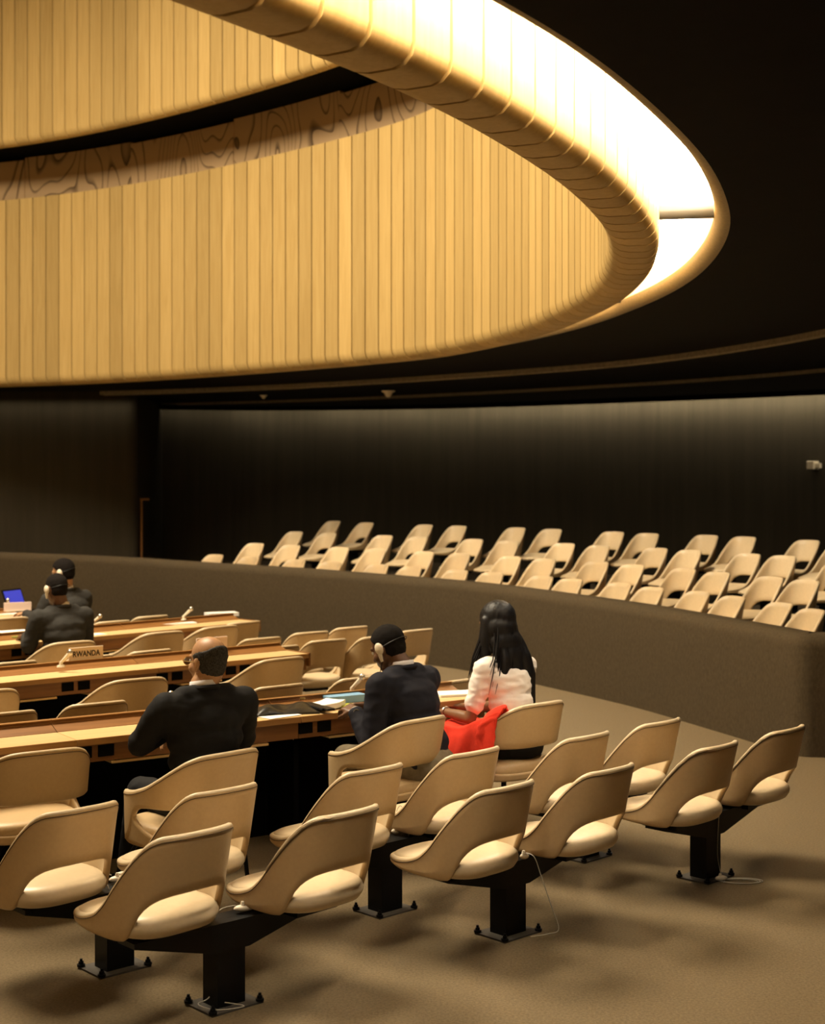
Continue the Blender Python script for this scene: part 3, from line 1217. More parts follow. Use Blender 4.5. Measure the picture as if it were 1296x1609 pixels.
def paper(u, v, w, d, rz, label, z=ZD, mat_=None, h=0.003, name='paper_sheet', cat='paper', group='papers on the desks', curl=0.0):
    p = px(u, v, z)
    m_ = mat_ or M_paper
    nx_, ny_ = 6, 6
    verts = []
    for t in (0, 1):
        for i_ in range(nx_ + 1):
            for j_ in range(ny_ + 1):
                a_, b_ = i_ / nx_ - 0.5, j_ / ny_ - 0.5
                zz = curl * (max(0, a_) ** 2 * 4 + max(0, -b_) ** 2 * 2) + (h if t else 0)
                verts.append((a_ * w, b_ * d, zz))
    m = ny_ + 1
    K = (nx_ + 1) * m
    faces = []
    for i_ in range(nx_):
        for j_ in range(ny_):
            q = [i_ * m + j_, (i_ + 1) * m + j_, (i_ + 1) * m + j_ + 1, i_ * m + j_ + 1]
            faces.append(q[::-1])
            faces.append([x_ + K for x_ in q])
    border = [(i_, 0) for i_ in range(nx_ + 1)] + [(nx_, j_) for j_ in range(1, ny_ + 1)] + [(i_, ny_) for i_ in range(nx_ - 1, -1, -1)] + [(0, j_) for j_ in range(ny_ - 1, 0, -1)]
    ids = [i_ * m + j_ for i_, j_ in border]
    for k_ in range(len(ids)):
        a_, b_ = ids[k_], ids[(k_ + 1) % len(ids)]
        faces.append([a_, b_, b_ + K, a_ + K])
    o_ = mobj(name, verts, faces, m_, None, True, 40)
    o_.location = (p.x, p.y, z + 0.001)
    o_.rotation_euler = (0, 0, rz)
    tag(o_, label, cat, group)
    return o_


# first desk
paper(432, 1124, 0.22, 0.20, RZ1 + 0.15, 'white sheet lying between the bald man and the black briefcase')
paper(512, 1113, 0.17, 0.15, RZ1 + 0.3, 'white sheets lying beside the open flap of the black briefcase', curl=0.012, h=0.030)
paper(541, 1103, 0.25, 0.10, RZ1 - 0.05, 'light blue folder in front of the headphones man', z=ZD, mat_=M_paper_blue, h=0.042, name='folder', cat='folder')
paper(548, 1112, 0.10, 0.09, RZ1 + 0.3, 'small yellow-green booklet by the headphones man\'s hand', z=ZD, mat_=M_paper_yellow, h=0.016, name='booklet', cat='booklet')
paper(722, 1091, 0.30, 0.17, RZ1 - 0.3, 'white papers at the right end of the first desk, before the woman', h=0.012)
# third desk
paper(14, 998, 0.34, 0.20, RZ3 - 0.2, 'pile of white papers at the left edge, third desk', h=0.03, name='paper_pile')
paper(36, 1003, 0.20, 0.10, RZ3 - 0.35, 'green folder under the papers at the left edge', mat_=M_paper_green, h=0.022, name='folder', cat='folder')
paper(55, 1001, 0.10, 0.14, RZ3 + 0.5, 'white sheet beside the dark-suited man\'s left sleeve, third desk', h=0.01)
paper(152, 997, 0.12, 0.13, RZ3, 'white sheet at the right sleeve of the man at the third desk')
paper(270, 981, 0.42, 0.18, RZ3 - 0.35, 'loose white papers spread in the middle of the third desk', h=0.014)
paper(348, 968, 0.30, 0.16, RZ3 - 0.4, 'thick white booklet lying at the right end of the third desk', h=0.035, name='booklet', cat='booklet')
paper(20, 965, 0.42, 0.14, RZ4 - 0.4, 'white sheets on the fourth desk, before the laptop', h=0.008)

# small white earpieces lying on the third desk
for u, v, t in ((167, 989, 'left one of two white earpieces lying on the third desk'), (183, 988, 'right one of two white earpieces lying on the third desk')):
    p = px(u, v, ZD)
    e = MB()
    e.ball((0, 0, 0.016), (0.035, 0.025, 0.016), 14, 8).ball((0.03, 0.005, 0.02), (0.015, 0.015, 0.015), 10, 6)
    o = e.build('earpiece', M_cream)
    o.location = p
    tag(o, t, 'earpiece', 'earpieces on the desks')


def microphone(u, v, hu, hv, z, label, h=0.10):
    base = px(u, v, z)
    # head lies above and beside the base in the plane of the photograph's depth
    s_ = F_PX / base.y
    head = Vector((base.x + (hu - u) / s_, base.y - 0.01, z + (v - hv) / s_))
    root = empty('microphone', base, 0, label, 'microphone', 'desk microphones')
    v_ = head - base
    MB().cyl((0, 0, 0), (0, 0, 0.012), 0.03, 0.026, 16).cyl((0, 0, 0.012), (0, 0, 0.035), 0.014, 0.012, 12).build('base', M_cream, root)
    a = Vector((0, 0, 0.03))
    b = v_
    st_ = MB().tube([a, a.lerp(b, 0.3), a.lerp(b, 0.7), b], 0.012, 10, [0.010, 0.011, 0.013, 0.014]).build('stem', M_cream, root)
    MB().ball(b + v_.normalized() * 0.006, (0.019, 0.019, 0.022), 14, 10).build('head', M_steel, st_)
    return root


microphone(553, 1089, 568, 1065, 0.772, 'cream microphone on the first desk, before the headphones man')
microphone(249, 1114, 268, 1092, 0.772, 'cream microphone on the first desk, by the bald man\'s elbow')
microphone(96, 1048, 110, 1026, 0.775, 'cream microphone left of the country name plate')
microphone(288, 974, 300, 957.5, 0.772, 'cream microphone at the right part of the third desk')
microphone(144, 985, 157, 969, 0.772, 'cream microphone beside the dark-suited man at the third desk')
microphone(13, 961, 13, 944, ZD + 0.02, 'upright cream microphone at the far left of the fourth desk')


def name_plate(u, v, w, h, rz, label, text, mat_, z=0.79):
    p = px(u, v, z)
    root = empty('name_plate', p, rz, label, 'name plate', 'country name plates')
    MB().box((w / 2, 0, h / 2), (w, 0.012, h)).build('plate', mat_, root, smooth=False, bevel=0.002)
    MB().box((w / 2, 0, 0.004), (w * 0.9, 0.03, 0.008)).build('foot', M_cream, root, smooth=False)
    if text:
        c = bpy.data.curves.new('lettering', 'FONT')
        c.body = text
        c.size = h * 0.62
        c.align_x = 'CENTER' if len(text) > 1 else 'LEFT'
        c.extrude = 0.0006
        c.offset = 0.0016
        t = bpy.data.objects.new('lettering', c)
        COL.objects.link(t)
        dg = bpy.context.evaluated_depsgraph_get()
        me = bpy.data.meshes.new_from_object(t.evaluated_get(dg))
        bpy.data.objects.remove(t)
        me.materials.clear()
        me.materials.append(M_ink)
        t = bpy.data.objects.new('lettering', me)
        link(t, root)
        t.rotation_euler = (R(90), 0, 0)
        t.location = (w / 2 if len(text) > 1 else w * 0.18, -0.0068, h * 0.28)
        t.scale = (0.86, 1, 1)
    return root


M_plate_cream = mat('card_cream', (0.70, 0.56, 0.40), 0.6, 0.2)
name_plate(108, 1038.5, 0.265, 0.088, RZ2, 'cream country name plate lettered in black on the second desk', 'RWANDA', M_plate_cream)
name_plate(308.5, 1022, 0.27, 0.088, RZ2, 'pale pink name plate half hidden behind the bald man\'s head', 'R', M_paper_pink)
name_plate(6, 961, 0.26, 0.085, RZ4 - 0.3, 'pink name plate behind the laptop at the fourth desk', None, M_paper_pink)

# laptop at the fourth desk, seen from its side
lp = px(42, 962, ZD)
lap = empty('laptop', lp, R(68), 'black laptop with a blue screen open on the fourth desk', 'laptop')
MB().box((0, 0, 0.012), (0.30, 0.22, 0.022)).build('keyboard_base', M_black, lap, smooth=False, bevel=0.004)
rt = Matrix.Rotation(R(-22), 3, 'X')
scr = MB().box(Vector((0, 0.11, 0.02)) + rt @ Vector((0, 0, 0.11)), (0.30, 0.012, 0.22), rot=rt).build('lid', M_black, lap, smooth=False, bevel=0.003)
MB().box(Vector((0, 0.11, 0.02)) + rt @ Vector((0, -0.0068, 0.112)), (0.27, 0.002, 0.18), rot=rt).build('screen', M_glass, scr, smooth=False)

# black briefcase on the first desk
bp_ = px(444, 1119, ZD)
bc = empty('briefcase', bp_, RZ1 - 0.25, 'soft black leather briefcase with open flap on the first desk', 'briefcase')
verts, faces = [], []
NX, NY = 16, 10
for i_ in range(NX + 1):
    for j_ in range(NY + 1):
        a_, b_ = i_ / NX, j_ / NY
        e_ = math.sin(PI * a_) ** 0.35 * math.sin(PI * b_) ** 0.35
        zz = 0.012 + e_ * (0.026 + 0.014 * math.sin(7 * a_ + 2 * b_) + 0.012 * math.sin(13 * a_ - 5 * b_))
        verts.append(((a_ - 0.5) * 0.36, (b_ - 0.5) * 0.26 + 0.02 * math.sin(3 * a_), zz))
K = len(verts)
verts += [(x, y, 0.0) for x, y, z in verts]
for i_ in range(NX):
    for j_ in range(NY):
        m = NY + 1
        q = [i_ * m + j_, (i_ + 1) * m + j_, (i_ + 1) * m + j_ + 1, i_ * m + j_ + 1]
        faces.append(q)
        faces.append([x + K for x in q[::-1]])
bd = [i_ * m for i_ in range(NX + 1)] + [NX * m + j_ for j_ in range(1, NY + 1)] + [i_ * m + NY for i_ in range(NX - 1, -1, -1)] + [j_ for j_ in range(NY - 1, 0, -1)]
for k_ in range(len(bd)):
    a_, b_ = bd[k_], bd[(k_ + 1) % len(bd)]
    faces.append([a_, b_, b_ + K, a_ + K])
mobj('body', verts, faces, M_leather, bc, True, 60)
fm = Matrix.Rotation(R(-14), 3, 'Y')
MB().box((0.205, -0.02, 0.026), (0.05, 0.30, 0.012), rot=Matrix.Rotation(R(12), 3, 'Z')).build('flap', M_leather, bc, smooth=False, bevel=0.004)
MB().box((0.175, 0.0, 0.024), (0.03, 0.28, 0.012), rot=Matrix.Rotation(R(12), 3, 'Z')).build('zip_edge', M_black, bc, smooth=False, bevel=0.003)
MB().box((0.145, 0.10, 0.055), (0.03, 0.012, 0.012)).build('clasp', M_brass, bc, smooth=False, bevel=0.002)


def curve_cord(pts, r=0.0022):
    q = []
    pts = [Vector(p) for p in pts]
    for i_ in range(len(pts) - 1):
        p0 = pts[max(i_ - 1, 0)]
        p1, p2 = pts[i_], pts[i_ + 1]
        p3 = pts[min(i_ + 2, len(pts) - 1)]
        for j_ in range(8):
            t = j_ / 8
            q.append(0.5 * ((2 * p1) + (p2 - p0) * t + (2 * p0 - 5 * p1 + 4 * p2 - p3) * t * t + (3 * p1 - p0 - 3 * p2 + p3) * t ** 3))
    q.append(pts[-1])
    return MB().tube(q, r, 6)


def earpiece(p, rz, label, cord_pts=None, lobes=2, s_=1.0):
    """interpreter earpiece; cord points are given in metres relative to it"""
    root = empty('earpiece', p, rz, label, 'earpiece', 'interpretation earpieces')
    MB().ball((0, 0, 0.014), (0.042 * s_, 0.019 * s_, 0.014), 16, 8).build('body', M_cream, root)
    if lobes > 1:
        MB().ball((0.02, 0.012, 0.030), (0.030, 0.012, 0.010), 14, 8).build('ear_loop', M_cream, root)
    MB().cyl((-0.005, 0, 0.026), (-0.005, 0, 0.040), 0.010, 0.006, 10).build('plug', M_cream, root)
    if cord_pts:
        inv = Matrix.Rotation(-rz, 3, 'Z')
        curve_cord([inv @ Vector(q) for q in cord_pts]).build('cord', M_cord, root)
    return root


# on the beams of the rear block; floor is ZB below the beam top
ZB = 0.339
a_ = px(383, 1432, ZB + 0.004)
earpiece(a_, R(20), 'white earpiece on the beam between the two left near chairs',
         [(-.03, -.02, .03), (-.09, -.06, .02), (-.11, -.09, -.05), (-.10, -.09, -.20), (-.12, -.10, -.30), (-.16, -.14, -.318), (-.08, -.20, -.318), (.02, -.16, -.318), (-.06, -.12, -.318)])
a_ = px(186, 1386, ZB + 0.004)
earpiece(a_, R(25), 'white earpiece on the beam at the left, second row',
         [(-.03, 0, .03), (-.07, -.03, .05), (-.03, -.09, .02), (0, -.11, -.06)])
a_ = px(623, 1310, ZB + 0.004)
earpiece(a_, R(30), 'white earpiece hanging beside the post, middle of the second row',
         [(0, 0, .04), (.0, .02, .10), (.02, .02, .13), (.05, -.0, .08), (.06, -.03, -.02)], lobes=1, s_=0.7)
a_ = px(824, 1350, ZB + 0.004)
earpiece(a_, R(30), 'white earpiece on the beam of the middle near pair',
         [(0, 0, .03), (.04, -.04, .02), (.07, -.05, -.06), (.11, -.05, -.18), (.15, -.04, -.30), (.10, -.06, -.318), (.02, -.10, -.318)], lobes=1, s_=0.6)
a_ = px(1133, 1384, 0.004)
earpiece(a_, R(10), 'white earpiece lying on the carpet at the right-hand post',
         [(0, 0, .03), (-.01, .04, .12), (.0, .06, .30), (.01, .06, .36)], lobes=1, s_=0.8)
a_ = px(1165, 1385, 0.003)
pts_ = []
for k_ in range(26):
    t = k_ / 25
    ang = t * 2 * PI * 2.6
    pts_.append((0.11 * math.cos(ang) * (0.75 + 0.3 * t), 0.05 * math.sin(ang) * (0.8 + 0.25 * t), 0.001 + 0.0006 * k_ / 4))
cb = curve_cord(pts_).build('cable_coil', M_cord)
cb.location = a_
tag(cb, 'loose grey cord coiled on the carpet at the right-hand post', 'cord')
a_ = px(446, 1141, 0.655)
earpiece(a_, RZ1, 'white earpiece hung under the front of the first desk',
         [(.02, -.02, .02), (.04, -.03, .03), (.055, -.03, -.05), (.055, -.03, -.3), (.05, -.03, -.62)], lobes=1, s_=0.7)
# white paper on a seat of the second row
a_ = from_corner(958, 1148, CH_TOP, R(46), SH_CORNER)
pw = MB().box((0, 0, 0.006), (0.20, 0.15, 0.012), rz=R(50)).build('booklet', M_paper, smooth=False, bevel=0.002)
pw.location = (a_.x - 0.06, a_.y + 0.0, 0.4535)
tag(pw, 'white booklet left on a shell chair\'s seat, second row', 'booklet')

# small fittings of the room
wi = min(range(len(wall)), key=lambda i_: abs(648 + wall[i_].x / wall[i_].y * F_PX - 1292))
wp, wq = wall[wi] + wn[wi] * 0.0, wn[wi]
dev = empty('wall_camera', (wp.x, wp.y, CAM_H + (755 - 731) * wp.y / F_PX), math.atan2(wq.y, wq.x), 'small pale camera on the dark wall at the right edge', 'camera')
MB().box((0.09, 0, 0), (0.16, 0.11, 0.12)).build('body', M_cream, dev, smooth=False, bevel=0.008)
MB().box((0.10, 0.09, -0.01), (0.07, 0.08, 0.07)).build('lens_hood', M_cream, dev, smooth=False, bevel=0.006)
MB().box((0.0, 0, 0), (0.06, 0.05, 0.05)).build('mount', M_black, dev, smooth=False)
for (u, v, sz, t) in ((610, 614, 1.0, 'small pale sensor hanging from the black ceiling, centre'), (414, 621, 0.6, 'tiny pale sensor under the black ceiling, left of centre')):
    D_ = F_PX * (ZG - CAM_H) / (HZ - v)
    p = Vector(((u - 648) * D_ / F_PX, D_, ZG))
    MBx = MB().cyl((0, 0, 0), (0, 0, -0.02 * sz), 0.10 * sz, 0.09 * sz, 16).cyl((0, 0, -0.02 * sz), (0, 0, -0.09 * sz), 0.07 * sz, 0.03 * sz, 16)
    o = MBx.build('ceiling_sensor', M_cream)
    o.location = p
    tag(o, t, 'sensor', 'ceiling sensors')
dr = empty('door_1', (-4.31, 23.3, 0), 0, 'dark door edge on the side of the projecting wall', kind='structure')
MB().box((0, 0, 0.88), (0.03, 0.05, 1.76)).build('frame', M_deskbrown, dr, smooth=False)
MB().box((0.05, 0, 1.75), (0.14, 0.04, 0.035)).build('closer_arm', M_deskbrown, dr, smooth=False)

# ------------------------------------------------------------------ people
def skin_mat(name, c):
    m = mat(name, c, 0.45, 0.35, 90, 0.06)
    b = m.node_tree.nodes['Principled BSDF']
    b.inputs['Subsurface Weight'].default_value = 0.08
    b.inputs['Subsurface Radius'].default_value = (0.02, 0.008, 0.004)
    return m


M_skin_light = skin_mat('skin_tan', (0.42, 0.235, 0.125))
M_skin_dark = skin_mat('skin_brown', (0.125, 0.060, 0.030))
M_skin_mid = skin_mat('skin_warm_brown', (0.19, 0.095, 0.045))
M_suit = mat('suit_black', (0.010, 0.010, 0.011), 0.8, 0.15, bump=0.15, bump_scale=300)
M_suit_navy = mat('suit_navy', (0.012, 0.012, 0.018), 0.8, 0.15, bump=0.15, bump_scale=300)
M_suit_grey = mat('suit_charcoal', (0.034, 0.033, 0.031), 0.85, 0.15, bump=0.15, bump_scale=300)
M_trousers_khaki = mat('trousers_khaki', (0.16, 0.13, 0.085), 0.85, 0.1, 40, 0.15)
M_shirt = mat('shirt_white', (0.74, 0.72, 0.74), 0.8, 0.2)
M_blouse = mat('blouse_white', (0.84, 0.78, 0.72), 0.75, 0.2)
M_hair_short = mat('hair_cropped', (0.008, 0.006, 0.005), 0.85, 0.12, bump=0.4, bump_scale=500)
M_hair = mat('hair_black', (0.006, 0.005, 0.005), 0.5, 0.3)
M_hair_grey = mat('hair_grizzled', (0.060, 0.056, 0.050), 0.7, 0.2, 130, 0.5, color2=(0.007, 0.006, 0.006))
M_eye = mat('eye_white', (0.75, 0.72, 0.68), 0.2, 0.5)
M_red = mat('red_wool', (0.72, 0.045, 0.022), 0.85, 0.15, 30, 0.08, 0.3, 260)
M_shoe = mat('shoe_black', (0.01, 0.01, 0.01), 0.3, 0.4)


class Blob(MB):
    """closed solids to be fused into one continuous skin"""
    def cap(self, p0, r0, p1, r1):
        self.ball(p0, r0, 14, 10)
        self.ball(p1, r1, 14, 10)
        self.cyl(p0, p1, r0, r1, 14)
        return self

    def chain(self, pts):
        for (p0, r0), (p1, r1) in zip(pts[:-1], pts[1:]):
            self.cap(p0, r0, p1, r1)
        return self

    def fuse(self, name, mat_, parent=None, voxel=0.01, smooth=3, folds=0.0, fold_scale=9.0, seed=0, zs=1.7):
        o_ = MB.build(self, name, mat_, None, True, None)
        md = o_.modifiers.new('remesh', 'REMESH')
        md.mode = 'VOXEL'
        md.voxel_size = voxel
        md.use_smooth_shade = True
        sm = o_.modifiers.new('smooth', 'SMOOTH')
        sm.factor = 0.5
        sm.iterations = smooth
        dg = bpy.context.evaluated_depsgraph_get()
        me = bpy.data.meshes.new_from_object(o_.evaluated_get(dg))
        o_.modifiers.clear()
        old = o_.data
        o_.data = me
        bpy.data.meshes.remove(old)
        me.name = name
        me.materials.clear()
        me.materials.append(mat_)
        if folds:
            co = [v.co.copy() for v in me.vertices]
            nn = [v.normal.copy() for v in me.vertices]
            for v, c, nrm in zip(me.vertices, co, nn):
                q = Vector((c.x * fold_scale, c.y * fold_scale, c.z * fold_scale * zs)) + Vector((seed, seed * 2, 0))
                d_ = 1 - abs(mnoise.noise(q)) * 2.2
                d2 = mnoise.noise(q * 2.3)
                v.co = c + nrm * (folds * (d_ * 0.9 + d2 * 0.5))
        me.polygons.foreach_set('use_smooth', [True] * len(me.polygons))
        o_.name = name
        if parent is not None:
            o_.parent = parent
        return o_


HEAD_ELL = [((0, -.012, .028), (.076, .097, .088)), ((0, -.022, -.012), (.068, .078, .076)), ((0, .028, -.035), (.060, .070, .082))]


def add_head(bl, M, neck_to, neck_r=0.056):
    Q = M.to_3x3()

    def T(p):
        return M @ Vector(p)
    for c, r in HEAD_ELL:
        bl.ball(T(c), r, 24, 16, rot=Q)
    bl.cap(T((-.046, .0, -.058)), .024, T((0, .058, -.094)), .024)
    bl.cap(T((.046, .0, -.058)), .024, T((0, .058, -.094)), .024)
    bl.ball(T((0, .068, -.098)), .025)
    bl.cap(T((0, .088, .0)), .010, T((0, .106, -.040)), .014)
    bl.cap(T((-.034, .080, .016)), .013, T((.034, .080, .016)), .013)
    bl.ball(T((-.035, .062, -.038)), .026)
    bl.ball(T((.035, .062, -.038)), .026)
    bl.ball(T((0, .088, -.066)), (.025, .012, .007), rot=Q)
    bl.ball(T((0, .088, -.078)), (.022, .012, .007), rot=Q)
    for sx in (-1, 1):
        bl.ball(T((sx * .079, -.008, -.012)), (.009, .021, .032), rot=Q)
        bl.ball(T((sx * .077, -.002, -.036)), (.008, .012, .012), rot=Q)
    bl.cap(T((0, -.026, -.06)), neck_r, neck_to, neck_r * 1.12)


def add_hand(bl, wrist, d, up, side, curl=0.5, s=1.0, thumb_in=0.5):
    """palm with five bent fingers; d = pointing direction, up = back of the hand, side = +1 thumb to the left"""
    wrist, d, up = Vector(wrist), Vector(d).normalized(), Vector(up)
    up = (up - d * up.dot(d)).normalized()
    lat = d.cross(up) * side          # thumb side is -lat
    for k_ in range(4):
        o_ = (k_ - 1.5) * 0.019 * s
        bl.cap(wrist + lat * o_ * 0.55, .016 * s, wrist + d * 0.080 * s + lat * o_, .0125 * s)
    L_ = (.040, .045, .042, .033)
    for k_ in range(4):
        o_ = (k_ - 1.5) * 0.0195 * s
        p_ = wrist + d * 0.082 * s + lat * o_
        ang = 0.0
        r_ = .0092 * s
        for j_ in range(3):
            ang += curl * (0.75, 1.0, 0.7)[j_] + 0.04 * k_
            dirv = d * math.cos(ang) - up * math.sin(ang)
            q_ = p_ + dirv * L_[k_] * (1.0, .62, .5)[j_] * s
            bl.cap(p_, r_, q_, r_ * .92)
            r_ *= .92
            p_ = q_
    p_ = wrist + d * 0.022 * s - lat * 0.026 * s
    t1 = p_ + (d * 0.62 - lat * 0.62 - up * 0.35).normalized() * 0.040 * s
    t2 = t1 + (d * 0.85 - lat * (0.35 - thumb_in * 0.5) - up * 0.45).normalized() * 0.030 * s
    t3 = t2 + (d * 0.85 + lat * (thumb_in * 0.35) - up * 0.5).normalized() * 0.024 * s
    bl.cap(p_, .015 * s, t1, .0125 * s)
    bl.cap(t1, .0125 * s, t2, .0105 * s)
    bl.cap(t2, .0105 * s, t3, .0095 * s)


def head_ray(dv):
    """distance from the head's middle to its surface along dv"""
    o_ = Vector((0, -.008, .005))
    best = 0.0
    for c, r in HEAD_ELL:
        p_ = o_ - Vector(c)
        a = sum((dv[k_] / r[k_]) ** 2 for k_ in range(3))
        b = 2 * sum(p_[k_] * dv[k_] / r[k_] ** 2 for k_ in range(3))
        cc = sum((p_[k_] / r[k_]) ** 2 for k_ in range(3)) - 1
        dsc = b * b - 4 * a * cc
        if dsc > 0:
            best = max(best, (-b + math.sqrt(dsc)) / (2 * a))
    return o_, best


def hair_cap(M, region, thick, mat_, parent, rough=0.0, n_=64, m_=44):
    verts = []
    for j_ in range(m_ + 1):
        th = PI * j_ / m_
        for i_ in range(n_):
            ph = 2 * PI * i_ / n_
            dv = Vector((math.sin(th) * math.cos(ph), math.sin(th) * math.sin(ph), math.cos(th)))
            o_, d_ = head_ray(dv)
            p_ = o_ + dv * d_
            w = region(p_, dv)
            q = o_ + dv * (d_ * lerp(0.86, 1.0, w) + thick * w + rough * w * mnoise.noise(p_ * 140))
            verts.append(M @ q)
    faces = []
    for j_ in range(m_):
        for i_ in range(n_):
            faces.append([j_ * n_ + i_, j_ * n_ + (i_ + 1) % n_, (j_ + 1) * n_ + (i_ + 1) % n_, (j_ + 1) * n_ + i_])
    bm = bmesh.new()
    vs = [bm.verts.new(v) for v in verts]
    for f in faces:
        try:
            bm.faces.new([vs[k_] for k_ in f])
        except ValueError:
            pass
    bmesh.ops.remove_doubles(bm, verts=bm.verts, dist=0.0004)
    bmesh.ops.recalc_face_normals(bm, faces=bm.faces)
    me = bpy.data.meshes.new('hair')
    bm.to_mesh(me)
    bm.free()
    me.polygons.foreach_set('use_smooth', [True] * len(me.polygons))
    me.materials.append(mat_)
    return link(bpy.data.objects.new('hair', me), parent)


def reg_short(p, dv):
    # hairline: high on the brow, above the ears, down to the nape
    line = interp(p.y, (-.10, -.04, .0, .03, .055, .08), (-.095, -.085, -.022, .020, .045, .070))
    return smooth01((p.z - line) / 0.014)


def reg_bald(p, dv):
    w = reg_short(p, dv)
    # bare crown: from the brow back past the top
    crown = smooth01((dv.z - interp(p.y, (-.10, -.06, 0, .06), (.66, .50, .34, .10))) / 0.16)
    side = smooth01((abs(p.x) - 0.062) / 0.012)
    return w * (1 - crown * (1 - side * 0.6))


def eyes(M, parent):
    for sx in (-1, 1):
        MB().ball(M @ Vector((sx * .030, .082, -.004)), .0115, 12, 8).build('eye', M_eye, parent)


def head_matrix(c, yaw=0, pitch=0, roll=0):
    return Matrix.Translation(c) @ Euler((R(pitch), R(roll), R(yaw)), 'XYZ').to_matrix().to_4x4()


def place_person(o_, loc, rz):
    o_.location = (loc[0], loc[1], 0)
    o_.rotation_euler = (0, 0, rz)


def legs_prims(bl, r_thigh, r_knee, r_ankle, hipz, kneel, kneer, footl, footr, hw=0.10):
    for sx, k_, f_ in ((-1, kneel, footl), (1, kneer, footr)):
        bl.chain([((sx * hw, 0.0, hipz), r_thigh), ((lerp(sx * hw, k_[0], .55), k_[1] * .55, lerp(hipz, k_[2], .55)), r_thigh * .92), (k_, r_knee),
                  ((lerp(k_[0], f_[0], .4), lerp(k_[1], f_[1], .4), lerp(k_[2], f_[2], .4)), r_knee * .9), (f_, r_ankle)])


def shoe(parent, f_, yaw=0):
    q = Matrix.Rotation(yaw, 3, 'Z')
    b_ = Blob()
    f_ = Vector((f_[0], f_[1], 0))
    b_.cap(f_ + q @ Vector((0, -.03, .045)), .042, f_ + q @ Vector((0, .10, .035)), .035)
    b_.cap(f_ + q @ Vector((0, .10, .035)), .036, f_ + q @ Vector((0, .18, .03)), .028)
    return b_.fuse('shoe', M_shoe, parent, 0.012, 2)


